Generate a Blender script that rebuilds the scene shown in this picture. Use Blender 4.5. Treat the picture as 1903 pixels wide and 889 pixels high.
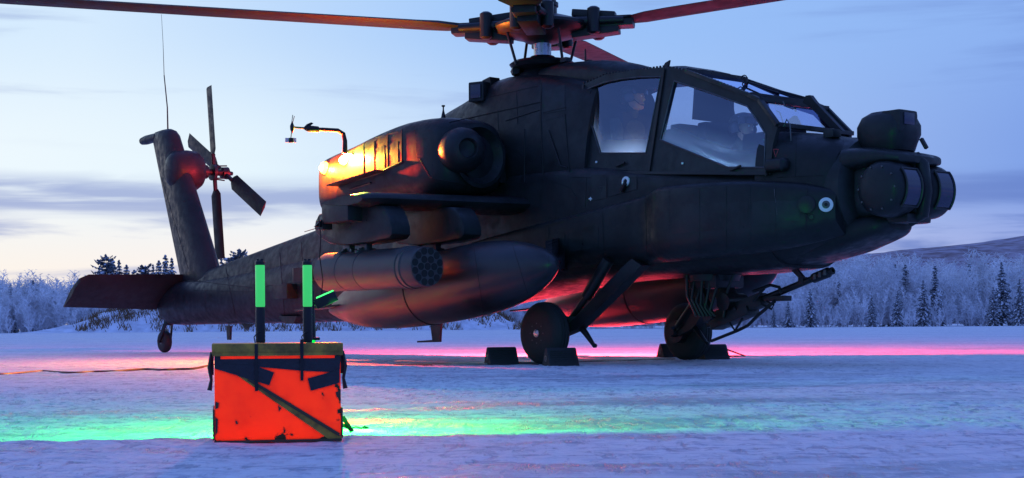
import bpy, bmesh, math, random
from math import radians as R, sin, cos, pi, atan2
from mathutils import Vector, Matrix, noise
from mathutils.bvhtree import BVHTree
for o in list(bpy.data.objects): bpy.data.objects.remove(o)
S = bpy.context.scene
COL = S.collection

# ------------------------------------------------------------------ camera
FPX, PW, PH = 2764.0, 1903.0, 889.0
VH, ROLL, CAMH = 607.3, -0.0067, 0.373
HX, HY, HA = 1.12, 15.53, 0.8895          # helicopter: main axle centre on the ground, heading
cd = bpy.data.cameras.new('camera'); cam = bpy.data.objects.new('camera', cd); COL.objects.link(cam)
cam.location = (0, 0, CAMH)
cam.rotation_euler = (Matrix.Rotation(R(90), 3, 'X') @ Matrix.Rotation(ROLL, 3, 'Z')).to_euler()
cd.sensor_fit = 'HORIZONTAL'; cd.sensor_width = 36.0; cd.lens = 36.0 * FPX / PW
cd.shift_y = (VH - PH / 2) / PW
cd.clip_start = 0.1; cd.clip_end = 20000
S.camera = cam

# ------------------------------------------------------------------ world
W = bpy.data.worlds.new('World'); S.world = W; W.use_nodes = True
nt = W.node_tree; nt.nodes.clear()
def N(t, typ, **kw):
    n = t.nodes.new(typ)
    for k, v in kw.items():
        if k.startswith('i'):
            n.inputs[int(k[1:])].default_value = v
        else:
            setattr(n, k, v)
    return n
def L(t, a, b): t.links.new(a, b)
def M(t, op, a, b=None, clamp=False):
    n = t.nodes.new('ShaderNodeMath'); n.operation = op; n.use_clamp = clamp
    for i, v in enumerate((a, b)):
        if v is None: continue
        if isinstance(v, (int, float)): n.inputs[i].default_value = v
        else: t.links.new(v, n.inputs[i])
    return n.outputs[0]
def MR(t, v, a, b, c=0.0, d=1.0, smooth=True):
    n = t.nodes.new('ShaderNodeMapRange')
    if smooth: n.interpolation_type = 'SMOOTHSTEP'
    n.inputs[1].default_value = a; n.inputs[2].default_value = b
    n.inputs[3].default_value = c; n.inputs[4].default_value = d
    t.links.new(v, n.inputs[0]); return n.outputs[0]
def MIX(t, f, a, b, blend='MIX'):
    n = t.nodes.new('ShaderNodeMix'); n.data_type = 'RGBA'; n.blend_type = blend
    for s, v in ((0, f), (6, a), (7, b)):
        if isinstance(v, (int, float)): n.inputs[s].default_value = v
        elif isinstance(v, tuple): n.inputs[s].default_value = (*v[:3], 1)
        else: t.links.new(v, n.inputs[s])
    return n.outputs[2]
def lin(r, g, b):
    f = lambda c: (c / 255 / 12.92) if c <= 10 else ((c / 255 + .055) / 1.055) ** 2.4
    return (f(r), f(g), f(b))
def RAMP(t, f, stops, interp='EASE'):
    n = t.nodes.new('ShaderNodeValToRGB'); cr = n.color_ramp; cr.interpolation = interp
    while len(cr.elements) < len(stops): cr.elements.new(0.5)
    for e, (p, c) in zip(cr.elements, stops):
        e.position = p; e.color = (*c, 1)
    t.links.new(f, n.inputs[0]); return n.outputs[0]
tc = N(nt, 'ShaderNodeTexCoord'); sep = N(nt, 'ShaderNodeSeparateXYZ'); L(nt, tc.outputs['Generated'], sep.inputs[0])
az = M(nt, 'ARCTAN2', sep.outputs[0], sep.outputs[1])
el = M(nt, 'ARCSINE', sep.outputs[2])
GLOW = R(-30)                                   # azimuth of the sunset glow, left of the frame
dx = M(nt, 'COSINE', M(nt, 'SUBTRACT', az, GLOW))
ang = M(nt, 'DIVIDE', M(nt, 'ARCCOSINE', dx), pi)      # 0 at the glow, 1 opposite
d_ = lambda deg: deg / 180.0
hor = RAMP(nt, ang, [(0.0, lin(255, 246, 230)), (d_(22), lin(255, 242, 236)), (d_(36), lin(212, 214, 240)), (d_(50), lin(160, 172, 226)), (1.0, lin(92, 114, 208))], 'LINEAR')
mid = RAMP(nt, ang, [(0.0, lin(246, 252, 255)), (d_(20), lin(230, 246, 255)), (d_(34), lin(178, 206, 248)), (d_(50), lin(126, 160, 230)), (1.0, lin(78, 114, 222))], 'LINEAR')
top = RAMP(nt, ang, [(0.0, lin(214, 238, 255)), (d_(14), lin(212, 234, 255)), (d_(30), lin(158, 198, 250)), (d_(50), lin(140, 178, 242)), (1.0, lin(102, 140, 228))], 'LINEAR')
zen = lin(106, 144, 242)
c1 = MIX(nt, MR(nt, el, R(1.2), R(6.0)), hor, mid)
c2 = MIX(nt, MR(nt, el, R(6.0), R(12.0)), c1, top)
c3 = MIX(nt, MR(nt, el, R(13), R(45)), c2, zen)
# streaky clouds in azimuth / elevation, all round the sky
cv = N(nt, 'ShaderNodeCombineXYZ'); L(nt, M(nt, 'MULTIPLY', az, 4.2), cv.inputs[0]); L(nt, M(nt, 'MULTIPLY', el, 42.0), cv.inputs[1])
nz = N(nt, 'ShaderNodeTexNoise'); nz.inputs['Scale'].default_value = 1.0; nz.inputs['Detail'].default_value = 6; nz.inputs['Roughness'].default_value = .52
nz.inputs['Distortion'].default_value = .35
cv.inputs[2].default_value = 3.7
L(nt, cv.outputs[0], nz.inputs['Vector'])
cl = nz.outputs[0]
low = MR(nt, el, R(7.5), R(4.5))                 # low bank of stratus
cf1 = M(nt, 'MULTIPLY', MR(nt, cl, .48, .62), MR(nt, el, R(6.0), R(4.6)))
cf2 = M(nt, 'MULTIPLY', MR(nt, cl, .50, .72), MR(nt, el, R(6), R(9), 0, .55))
bank = M(nt, 'MULTIPLY', MR(nt, M(nt, 'ABSOLUTE', M(nt, 'SUBTRACT', M(nt, 'ADD', el, M(nt, 'MULTIPLY', M(nt, 'SUBTRACT', cl, .5), .035)), R(4.9))), R(.95), R(.25)), .85)
cf = M(nt, 'MAXIMUM', M(nt, 'MAXIMUM', cf1, cf2), M(nt, 'MULTIPLY', bank, MR(nt, cl, .3, .5)))
cf = M(nt, 'MULTIPLY', cf, MR(nt, el, R(1.0), R(2.6)))
ccol = RAMP(nt, ang, [(0.0, lin(128, 148, 208)), (d_(25), lin(126, 146, 206)), (d_(50), lin(94, 122, 196)), (1.0, lin(84, 114, 200))], 'LINEAR')
sky = MIX(nt, M(nt, 'MULTIPLY', cf, .82), c3, ccol)
bg = N(nt, 'ShaderNodeBackground'); L(nt, sky, bg.inputs[0]); bg.inputs[1].default_value = 1.0
wo = N(nt, 'ShaderNodeOutputWorld'); L(nt, bg.outputs[0], wo.inputs[0])

# last low light of the sunset glow, very weak and broad
sl = bpy.data.lights.new('sun', 'SUN'); sl.energy = 0.06; sl.angle = R(25); sl.color = (1, .86, .78)
so = bpy.data.objects.new('sun', sl); COL.objects.link(so)
sd = Vector((sin(R(-50)) * cos(R(4)), cos(R(-50)) * cos(R(4)), sin(R(4))))
so.rotation_euler = sd.to_track_quat('Z', 'Y').to_euler()
S.view_settings.view_transform = 'Standard'; S.view_settings.look = 'None'
S.view_settings.exposure = 0.0; S.view_settings.gamma = 1.0

# ------------------------------------------------------------------ pixel -> place helpers
ca, sa = cos(HA), sin(HA)
def wray(u, v):
    du, dv = u - PW / 2, v - VH
    c, s = cos(ROLL), sin(ROLL)
    return Vector(((c * du + s * dv) / FPX, 1.0, -(-s * du + c * dv) / FPX))
def gnd(u, v, z=0.0):
    d = wray(u, v); t = (z - CAMH) / d.z
    return Vector((d.x * t, t, z))
def at(u, v, Y):
    d = wray(u, v); return Vector((d.x * Y, Y, CAMH + d.z * Y))
def toac(p, isdir=False):
    x, y = (p.x, p.y) if isdir else (p.x - HX, p.y - HY)
    return Vector((ca * x - sa * y, sa * x + ca * y, p.z))
RO = toac(Vector((0, 0, CAMH)))
def P(u, v, ax='y', c=0.0):
    d = toac(wray(u, v), True); i = 'xyz'.index(ax)
    return RO + d * ((c - RO[i]) / d[i])
def Pslant(u, v, y0, k, z0):                 # plane y = y0 + k (z - z0)
    d = toac(wray(u, v), True)
    t = (y0 + k * (RO.z - z0) - RO.y) / (d.y - k * d.z)
    return RO + d * t

# ------------------------------------------------------------------ materials
MATS = {}
def mat(name, col, rough=.5, metal=0.0, var=.25, scale=6.0, bump=0.0, bscale=40.0, spec=.5, emit=None, estr=0.0, col2=None):
    if name in MATS: return MATS[name]
    m = bpy.data.materials.new(name); m.use_nodes = True; t = m.node_tree
    b = t.nodes['Principled BSDF']
    tcn = N(t, 'ShaderNodeTexCoord')
    nz = N(t, 'ShaderNodeTexNoise'); nz.inputs['Scale'].default_value = scale; nz.inputs['Detail'].default_value = 7; nz.inputs['Roughness'].default_value = .62
    L(t, tcn.outputs['Object'], nz.inputs['Vector'])
    lo = tuple(c * (1 - var) for c in col); hi = col2 or tuple(min(1, c * (1 + var)) for c in col)
    f = MR(t, nz.outputs[0], .3, .7)
    L(t, MIX(t, f, lo, hi), b.inputs['Base Color'])
    L(t, MR(t, nz.outputs[0], .3, .7, max(.02, rough - .08), min(1, rough + .1)), b.inputs['Roughness'])
    b.inputs['Metallic'].default_value = metal
    b.inputs['Specular IOR Level'].default_value = spec
    if bump:
        n2 = N(t, 'ShaderNodeTexNoise'); n2.inputs['Scale'].default_value = bscale; n2.inputs['Detail'].default_value = 5
        L(t, tcn.outputs['Object'], n2.inputs['Vector'])
        bn = N(t, 'ShaderNodeBump'); bn.inputs['Strength'].default_value = bump; bn.inputs['Distance'].default_value = .02
        L(t, n2.outputs[0], bn.inputs['Height']); L(t, bn.outputs[0], b.inputs['Normal'])
    if emit:
        b.inputs['Emission Color'].default_value = (*emit, 1); b.inputs['Emission Strength'].default_value = estr
    MATS[name] = m; return m
def dupmat_two(name): ...
def paintmat(name, col, rough, sc):
    m = bpy.data.materials.new(name); m.use_nodes = True; t = m.node_tree; b = t.nodes['Principled BSDF']
    tcn = N(t, 'ShaderNodeTexCoord')
    def nz(s, d, v=None):
        n = N(t, 'ShaderNodeTexNoise'); n.inputs['Scale'].default_value = s; n.inputs['Detail'].default_value = d; n.inputs['Roughness'].default_value = .65
        L(t, v or tcn.outputs['Object'], n.inputs['Vector']); return n.outputs[0]
    mp = N(t, 'ShaderNodeMapping'); mp.inputs['Scale'].default_value = (6.0, 6.0, .7); L(t, tcn.outputs['Object'], mp.inputs['Vector'])
    patch, grime, run, scuff = nz(sc, 4), nz(9, 8), nz(1.6, 6, mp.outputs[0]), nz(34, 6)
    c = MIX(t, MR(t, patch, .35, .65), tuple(x * .72 for x in col), tuple(x * 1.25 for x in col))
    c = MIX(t, M(t, 'MULTIPLY', MR(t, run, .54, .72), .55), c, tuple(x * .45 for x in col))          # oil and water runs
    c = MIX(t, M(t, 'MULTIPLY', MR(t, grime, .58, .75), .5), c, tuple(x * 1.9 + .004 for x in col))    # rubbed, dusty paint
    c = MIX(t, M(t, 'MULTIPLY', MR(t, scuff, .68, .74), .55), c, (.07, .075, .08))                     # scuffs
    L(t, c, b.inputs['Base Color'])
    L(t, M(t, 'ADD', MR(t, grime, .3, .7, rough - .12, rough + .16), M(t, 'MULTIPLY', MR(t, run, .5, .7), -.10)), b.inputs['Roughness'])
    b.inputs['Specular IOR Level'].default_value = .28
    bn = N(t, 'ShaderNodeBump'); bn.inputs['Strength'].default_value = .22; bn.inputs['Distance'].default_value = .012
    L(t, M(t, 'ADD', M(t, 'MULTIPLY', nz(2.8, 3), 1.0), M(t, 'MULTIPLY', scuff, .08)), bn.inputs['Height']); L(t, bn.outputs[0], b.inputs['Normal'])
    MATS[name] = m; return m
paint = paintmat('dark_green_paint', (.0135, .0165, .019), .48, 1.6)
paint2 = paintmat('dark_green_paint_panel', (.016, .020, .022), .43, 3.5)
seam = mat('seam_black', (.008, .009, .010), .7)
blackm = mat('black_metal', (.014, .015, .017), .42, metal=.3, spec=.5)
greym = mat('worn_grey_metal', (.10, .105, .11), .45, metal=.7, scale=14)
steel = mat('bare_steel', (.42, .43, .45), .3, metal=1.0, scale=18)
rubber = mat('tyre_rubber', (.016, .016, .018), .72, scale=20, bump=.15, bscale=60)
rimm = mat('wheel_rim_paint', (.05, .052, .056), .5, scale=12)
whitem = mat('white_marking', (.72, .74, .76), .5, var=.08)
redm = mat('red_marking', (.42, .05, .06), .5)
dark = mat('dark_interior', (.010, .011, .013), .75)
optic = mat('optic_window', (.02, .022, .06), .10, spec=.6, var=.1)
tankp = mat('tank_paint', (.016, .018, .022), .37, var=.3, scale=3, bump=.02, bscale=6, spec=.5)
podp = mat('pod_grey_paint', (.040, .042, .045), .42, var=.25, scale=6, bump=.04, bscale=14, spec=.4)
flight = mat('flight_suit_green', (.05, .055, .04), .85, scale=25, bump=.3, bscale=50)
skin = mat('skin', (.42, .25, .18), .55, var=.1)
helm = mat('helmet_olive', (.05, .052, .045), .4)
visor = mat('visor_dark', (.02, .022, .02), .1, spec=.9)

def glassmat():
    m = bpy.data.materials.new('canopy_glass'); m.use_nodes = True; t = m.node_tree; t.nodes.clear()
    out = N(t, 'ShaderNodeOutputMaterial')
    tr = N(t, 'ShaderNodeBsdfTransparent'); tr.inputs[0].default_value = (.70, .76, .88, 1)
    gl = N(t, 'ShaderNodeBsdfGlossy'); gl.inputs['Roughness'].default_value = .03; gl.inputs[0].default_value = (.55, .66, 1, 1)
    geo = N(t, 'ShaderNodeNewGeometry'); vd = N(t, 'ShaderNodeVectorMath'); vd.operation = 'DOT_PRODUCT'; L(t, geo.outputs['Incoming'], vd.inputs[0]); L(t, geo.outputs['Normal'], vd.inputs[1])
    fres = M(t, 'ADD', .11, M(t, 'MULTIPLY', .89, M(t, 'POWER', M(t, 'SUBTRACT', 1.0, M(t, 'ABSOLUTE', vd.outputs['Value'])), 5.0)))
    m1 = N(t, 'ShaderNodeMixShader'); L(t, M(t, 'MULTIPLY', fres, 1.5, True), m1.inputs[0]); L(t, tr.outputs[0], m1.inputs[1]); L(t, gl.outputs[0], m1.inputs[2])
    # pale glow of the panes painted in white, rising from the lower edge ('frost' point attribute, 1 at the sill)
    at_ = N(t, 'ShaderNodeAttribute'); at_.attribute_name = 'frost'
    tcn = N(t, 'ShaderNodeTexCoord'); nz = N(t, 'ShaderNodeTexNoise'); nz.inputs['Scale'].default_value = 5; nz.inputs['Detail'].default_value = 6
    L(t, tcn.outputs['Object'], nz.inputs['Vector'])
    fz = M(t, 'ADD', at_.outputs['Fac'], M(t, 'MULTIPLY', M(t, 'SUBTRACT', nz.outputs[0], .5), .10))
    fm = M(t, 'MULTIPLY', M(t, 'POWER', MR(t, fz, .0, 1.0, 0.0, 1.0, False), 2.3), .95)
    df = N(t, 'ShaderNodeBsdfDiffuse'); df.inputs[0].default_value = (.9, .92, .95, 1)
    tl = N(t, 'ShaderNodeBsdfTranslucent'); tl.inputs[0].default_value = (.9, .92, .95, 1)
    m2 = N(t, 'ShaderNodeMixShader'); m2.inputs[0].default_value = .5; L(t, df.outputs[0], m2.inputs[1]); L(t, tl.outputs[0], m2.inputs[2])
    m3 = N(t, 'ShaderNodeMixShader'); L(t, fm, m3.inputs[0]); L(t, m1.outputs[0], m3.inputs[1]); L(t, m2.outputs[0], m3.inputs[2])
    L(t, m3.outputs[0], out.inputs[0]); return m
glass = glassmat()

# ------------------------------------------------------------------ mesh builder
def perp(d):
    d = d.normalized(); a = Vector((0, 0, 1)) if abs(d.z) < .9 else Vector((1, 0, 0))
    u = d.cross(a).normalized(); return u, d.cross(u).normalized()
class MB:
    def __init__(s): s.v = []; s.f = []; s.mi = []; s.cur = 0
    def add(s, vs, fs):
        b = len(s.v); s.v += [tuple(v) for v in vs]
        for f in fs: s.f.append(tuple(i + b for i in f)); s.mi.append(s.cur)
        return s
    def grid(s, rings, cap=True, closed=True):
        n = len(rings[0]); vs = [p for r in rings for p in r]; fs = []
        for i in range(len(rings) - 1):
            for j in range(n if closed else n - 1):
                k = (j + 1) % n
                fs.append((i * n + j, i * n + k, (i + 1) * n + k, (i + 1) * n + j))
        if cap and closed:
            fs.append(tuple(range(n - 1, -1, -1))); b = (len(rings) - 1) * n; fs.append(tuple(range(b, b + n)))
        return s.add(vs, fs)
    def tube(s, path, r, n=8):
        path = [Vector(p) for p in path]; rr = r if isinstance(r, (list, tuple)) else [r] * len(path)
        rings = []; u = None
        for i, p in enumerate(path):
            d = (path[min(i + 1, len(path) - 1)] - path[max(i - 1, 0)]).normalized()
            if u is None: u, w = perp(d)
            else:
                u = (u - d * u.dot(d)).normalized(); w = d.cross(u)
            rings.append([p + (u * cos(2 * pi * k / n) + w * sin(2 * pi * k / n)) * rr[i] for k in range(n)])
        return s.grid(rings)
    def lathe(s, o, d, prof, n=24):                  # prof: (distance along d, radius)
        o = Vector(o); d = Vector(d).normalized(); u, w = perp(d)
        return s.grid([[o + d * t + (u * cos(2 * pi * k / n) + w * sin(2 * pi * k / n)) * max(r, 1e-4) for k in range(n)] for t, r in prof])
    def box(s, c, size, rot=None, bev=0.0):
        bm = bmesh.new(); bmesh.ops.create_cube(bm, size=1)
        for v in bm.verts: v.co = Vector((v.co.x * size[0], v.co.y * size[1], v.co.z * size[2]))
        if bev: bmesh.ops.bevel(bm, geom=bm.edges[:], offset=bev, segments=2, profile=.7, affect='EDGES')
        m = rot.to_4x4() if rot else Matrix()
        bm.verts.ensure_lookup_table(); idx = {v: i for i, v in enumerate(bm.verts)}
        vs = [m @ v.co + Vector(c) for v in bm.verts]; fs = [tuple(idx[v] for v in f.verts) for f in bm.faces]; bm.free()
        return s.add(vs, fs)
    def bar(s, a, b, w, h, up=(0, 0, 1), bev=0.004):
        a, b = Vector(a), Vector(b); d = (b - a); l = d.length; d.normalize(); up = Vector(up)
        y = up.cross(d)
        if y.length < 1e-4: y = Vector((0, 1, 0)).cross(d)
        y.normalize(); z = d.cross(y)
        return s.box((a + b) / 2, (l, w, h), Matrix((d, y, z)).transposed(), bev)
    def prism(s, poly, ext):
        poly = [Vector(p) for p in poly]; e = Vector(ext); n = len(poly)
        vs = poly + [p + e for p in poly]
        fs = [tuple(range(n)), tuple(range(2 * n - 1, n - 1, -1))] + [(i, n + i, n + (i + 1) % n, (i + 1) % n) for i in range(n)]
        return s.add(vs, fs)
    def build(s, name, m, parent=None, ang=38, subd=0):
        me = bpy.data.meshes.new(name); me.from_pydata(s.v, [], s.f)
        ms = m if isinstance(m, (list, tuple)) else [m]
        for x in ms: me.materials.append(x)
        if len(ms) > 1: me.polygons.foreach_set('material_index', s.mi)
        bm = bmesh.new(); bm.from_mesh(me); bmesh.ops.recalc_face_normals(bm, faces=bm.faces[:]); bm.to_mesh(me); bm.free()
        me.polygons.foreach_set('use_smooth', [True] * len(me.polygons)); me.set_sharp_from_angle(angle=R(ang)); me.update()
        o = bpy.data.objects.new(name, me); COL.objects.link(o)
        if parent: o.parent = parent
        if subd:
            md = o.modifiers.new('subdivision', 'SUBSURF'); md.levels = subd; md.render_levels = subd
        return o
def empty(name, loc=(0, 0, 0), rz=0.0):
    o = bpy.data.objects.new(name, None); COL.objects.link(o); o.location = loc; o.rotation_euler = (0, 0, rz); o.empty_display_size = .2
    return o
def tag(o, label=None, cat=None, group=None, kind=None):
    if label: o['label'] = label
    if cat: o['category'] = cat
    if group: o['group'] = group
    if kind: o['kind'] = kind
    return o
def chaikin(p, it=2):
    for _ in range(it):
        q = []
        for i in range(len(p)):
            a, b = Vector(p[i]), Vector(p[(i + 1) % len(p)])
            q += [a * .75 + b * .25, a * .25 + b * .75]
        p = q
    return p
def catmull(st, k):
    out = []
    n = len(st)
    for i in range(n - 1):
        p0, p1, p2, p3 = st[max(i - 1, 0)], st[i], st[i + 1], st[min(i + 2, n - 1)]
        for j in range(k):
            t = j / k
            out.append([.5 * (2 * b + (c - a) * t + (2 * a - 5 * b + 4 * c - d) * t * t + (3 * b - a - 3 * c + d) * t ** 3) for a, b, c, d in zip(p0, p1, p2, p3)])
    out.append(list(st[-1])); return out
def body(stations, k=4, it=2):
    """stations: x, then half section (w,z) from the keel to the crown; returns rings"""
    flat = [[s[0]] + [c for p in s[1:] for c in p] for s in stations]
    rings = []
    for f in catmull(flat, k):
        h = [(f[1 + 2 * i], f[2 + 2 * i]) for i in range((len(f) - 1) // 2)]
        loop = [Vector((f[0], -w, z)) for w, z in h] + [Vector((f[0], w, z)) for w, z in h[-2:0:-1]]
        rings.append(chaikin(loop, it))
    return rings
def sring(x, cy, cz, ry, rz, e=2.6, n=32):
    r = []
    for k in range(n):
        t = 2 * pi * k / n; c, s_ = cos(t), sin(t)
        r.append(Vector((x, cy + ry * math.copysign(abs(c) ** (2 / e), c), cz + rz * math.copysign(abs(s_) ** (2 / e), s_))))
    return r
def mir(vs, s): return [Vector((v[0], v[1] * s, v[2])) for v in vs]
STB, GRN, PRT, GLP = 1200, 260, 7500, 180      # lamp powers (strobes, position light, work lamp)
# ------------------------------------------------------------------ setting: snow field, bank, hill, wood
def snowmat():
    m = bpy.data.materials.new('packed_snow'); m.use_nodes = True; t = m.node_tree; b = t.nodes['Principled BSDF']
    tcn = N(t, 'ShaderNodeTexCoord')
    def nz(sc, det, rough=.6, vec=None, dist=0.0):
        n = N(t, 'ShaderNodeTexNoise'); n.inputs['Scale'].default_value = sc; n.inputs['Detail'].default_value = det; n.inputs['Roughness'].default_value = rough
        n.inputs['Distortion'].default_value = dist
        L(t, vec or tcn.outputs['Object'], n.inputs['Vector']); return n.outputs[0]
    mp = N(t, 'ShaderNodeMapping'); mp.inputs['Rotation'].default_value = (0, 0, R(14)); mp.inputs['Scale'].default_value = (.35, 1.0, 1.0)
    L(t, tcn.outputs['Object'], mp.inputs['Vector'])
    big = nz(.55, 5, .6, mp.outputs[0], .8)          # swept, icy patches
    med = nz(4.5, 6, .65, mp.outputs[0], .5)
    fin = nz(60, 5, .7)
    ice = MR(t, M(t, 'ADD', big, M(t, 'MULTIPLY', M(t, 'SUBTRACT', med, .5), .55)), .50, .66)
    grain = nz(17, 7, .7, mp.outputs[0], .7)
    col = MIX(t, ice, (.82, .83, .85), (.46, .50, .58))
    col = MIX(t, M(t, 'MULTIPLY', MR(t, grain, .49, .60), M(t, 'ADD', .30, M(t, 'MULTIPLY', MR(t, med, .4, .6), .45))), col, (.30, .34, .46))
    ms_ = N(t, 'ShaderNodeMapping'); ms_.inputs['Scale'].default_value = (9.0, 2.6, 1.0); ms_.inputs['Rotation'].default_value = (0, 0, R(-8)); L(t, tcn.outputs['Object'], ms_.inputs['Vector'])
    ms2 = N(t, 'ShaderNodeMapping'); ms2.inputs['Scale'].default_value = (26.0, 6.5, 1.0); ms2.inputs['Rotation'].default_value = (0, 0, R(10)); L(t, tcn.outputs['Object'], ms2.inputs['Vector'])
    fl1, fl2 = nz(1.0, 5, .68, ms_.outputs[0], 1.2), nz(1.0, 4, .65, ms2.outputs[0], 1.0)
    rough_area = MR(t, med, .36, .56)
    flk = M(t, 'MULTIPLY', MR(t, M(t, 'ADD', M(t, 'MULTIPLY', fl1, .55), M(t, 'MULTIPLY', fl2, .45)), .515, .60), M(t, 'ADD', .16, M(t, 'MULTIPLY', rough_area, .48)))
    col = MIX(t, flk, col, (.30, .33, .42))                       # icy flecks, darkened to stand for shaded crevices
    col = MIX(t, M(t, 'MULTIPLY', MR(t, M(t, 'ADD', M(t, 'MULTIPLY', fl1, .4), M(t, 'MULTIPLY', fl2, .6)), .47, .40), .5), col, (.90, .91, .93))
    col = MIX(t, M(t, 'MULTIPLY', MR(t, fin, .55, .75), .25), col, (.58, .60, .68))
    L(t, col, b.inputs['Base Color'])
    L(t, MR(t, M(t, 'ADD', ice, M(t, 'MULTIPLY', M(t, 'SUBTRACT', fin, .5), .7)), 0, 1, .72, .34), b.inputs['Roughness'])
    b.inputs['Specular IOR Level'].default_value = .45
    h = M(t, 'ADD', M(t, 'MULTIPLY', med, .8), M(t, 'MULTIPLY', nz(26, 7, .72, mp.outputs[0], .6), .8))
    h = M(t, 'ADD', h, M(t, 'MULTIPLY', fin, .16)); h = M(t, 'SUBTRACT', h, M(t, 'MULTIPLY', flk, .5))
    bn = N(t, 'ShaderNodeBump'); bn.inputs['Strength'].default_value = .7; bn.inputs['Distance'].default_value = .03
    L(t, h, bn.inputs['Height']); L(t, bn.outputs[0], b.inputs['Normal'])
    return m
snow = snowmat()
def axis(lo, hi, step, far, g=1.22):
    a = [lo + step * i for i in range(int((hi - lo) / step) + 1)]
    s = step; x = a[-1]; up = []
    while x < far: s *= g; x += s; up.append(x)
    s = step; x = a[0]; dn = []
    while x > -far: s *= g; x -= s; dn.append(x)
    return dn[::-1] + a + up
xs = axis(-2.4, 2.8, .018, 6000, 1.045); ys = axis(3.5, 8.6, .018, 6000, 1.03)
NX, NY = len(xs), len(ys)
gv = []
for y in ys:
    for x in xs:
        z = 0.0
        d = max(abs(x), abs(y - 6))
        if d < 40:
            k = max(0.0, 1 - d / 40)
            p = Vector((x * .8 + y * .25, y * 1.5, 0))
            r2 = noise.noise(p * 3.1 + Vector((7, 3, 1)))
            wv = Vector((r2, noise.noise(p * 2.3), 0)) * .7
            lump = 1 - 2 * abs(noise.noise(Vector((x * 7.5, y * 10.0, 2.0)) + wv))
            fine = 1 - 2 * abs(noise.noise(Vector((x * 17.0, y * 22.0, 5.0)) + wv * 2))
            grit = noise.noise(Vector((x * 43.0, y * 43.0, 9.0)))
            patch = max(0.0, min(1.0, .45 + 1.9 * noise.noise(Vector((x * .4 + y * .1, y * .75, 11)))))
            sas = noise.noise(Vector((x * 9.0, y * 2.6, 21.0)) + wv) + .6 * noise.noise(Vector((x * 24.0, y * 6.0, 31.0)))
            z = k * (.003 * r2 + .006 * max(-.3, min(.45, sas)) + patch * (.0065 * lump + .0065 * fine) + (.2 + patch) * .005 * grit) - .007 * k
            # keep the snow level where things stand
        gv.append((x, y, z))
gf = [(j * NX + i, j * NX + i + 1, (j + 1) * NX + i + 1, (j + 1) * NX + i) for j in range(NY - 1) for i in range(NX - 1)]
me = bpy.data.meshes.new('ground'); me.from_pydata(gv, [], gf); me.materials.append(snow)
me.polygons.foreach_set('use_smooth', [True] * len(me.polygons))
go = bpy.data.objects.new('ground', me); COL.objects.link(go)
tag(go, 'flat snow-covered apron of packed blue-tinted snow and ice', kind='structure')

import numpy as np
rng = np.random.default_rng(7); random.seed(7)
frost = mat('frosted_twigs', (.84, .85, .88), .8, var=.22, scale=.25, spec=.2)
bark = mat('bark', (.055, .045, .042), .9, var=.3)
needle = mat('spruce_needles', (.17, .19, .21), .8, var=.4, scale=1.5, spec=.2)
snowload = mat('snow_on_branches', (.74, .76, .80), .8, var=.1)
drygrass = mat('dry_brush', (.20, .12, .06), .9, var=.4, scale=2)
snowbank_m = mat('bank_snow', (.72, .74, .78), .75, var=.22, scale=.6, bump=.8, bscale=2.0)
hill_m = mat('hill_heath', (.29, .16, .17), .95, var=.45, scale=.03, col2=(.46, .38, .44))

def raw_mesh(name, V, F, ms, mi=None):
    """V (n,3) array, F (m,3) triangles"""
    me = bpy.data.meshes.new(name); n, m_ = len(V), len(F)
    me.vertices.add(n); me.vertices.foreach_set('co', np.asarray(V, dtype=np.float32).ravel())
    me.loops.add(m_ * 3); me.loops.foreach_set('vertex_index', np.asarray(F, dtype=np.int32).ravel())
    me.polygons.add(m_); me.polygons.foreach_set('loop_start', np.arange(0, m_ * 3, 3, dtype=np.int32))
    for x in ms: me.materials.append(x)
    if mi is not None: me.polygons.foreach_set('material_index', np.asarray(mi, dtype=np.int32))
    me.update(calc_edges=True); return me

def twig_tree(H, ntw, spread, seed, wid=.052):
    """bare frosted birch / willow: leading stems and many fine rising twigs, one sliver triangle each"""
    r = np.random.default_rng(seed); V = []; F = []
    def sliver(a, b, w):
        d = b - a; n = np.cross(d, r.normal(size=3)); n /= (np.linalg.norm(n) + 1e-9)
        k = len(V); V.extend([a - n * w, a + n * w, b]); F.append((k, k + 1, k + 2))
    stems = []
    for i in range(r.integers(2, 5)):
        an = r.uniform(0, 2 * pi); lean = spread * r.uniform(.1, .55)
        top = np.array([cos(an) * lean, sin(an) * lean, H * r.uniform(.75, 1.0)])
        stems.append((np.array([cos(an) * .15, sin(an) * .15, 0.]), top)); sliver(stems[-1][0], top, .055)
    for i in range(ntw):
        a, b = stems[r.integers(len(stems))]; t = r.uniform(.05, .97)
        p = a + (b - a) * t; an = r.uniform(0, 2 * pi)
        l = H * r.uniform(.08, .26) * (1.15 - .65 * t)
        q = p + np.array([cos(an) * l * .8, sin(an) * l * .8, l * r.uniform(.25, 1.5)])
        sliver(p, q, wid * r.uniform(.7, 1.6))
        for _ in range(2):
            u = p + (q - p) * r.uniform(.3, .9); l2 = l * .55; a2 = r.uniform(0, 2 * pi)
            sliver(u, u + np.array([cos(a2) * l2, sin(a2) * l2, l2 * r.uniform(-.2, .8)]), wid * r.uniform(.5, 1.2))
    return np.array(V), np.array(F)
T_TW = [twig_tree(1.0 * h, n, s, i + 3) for i, (h, n, s) in enumerate([(8, 190, 2.2), (9, 200, 2.0), (7, 190, 2.4), (6, 170, 2.6), (4, 150, 2.6), (3, 130, 2.4), (10.5, 150, 1.3)])]
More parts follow.
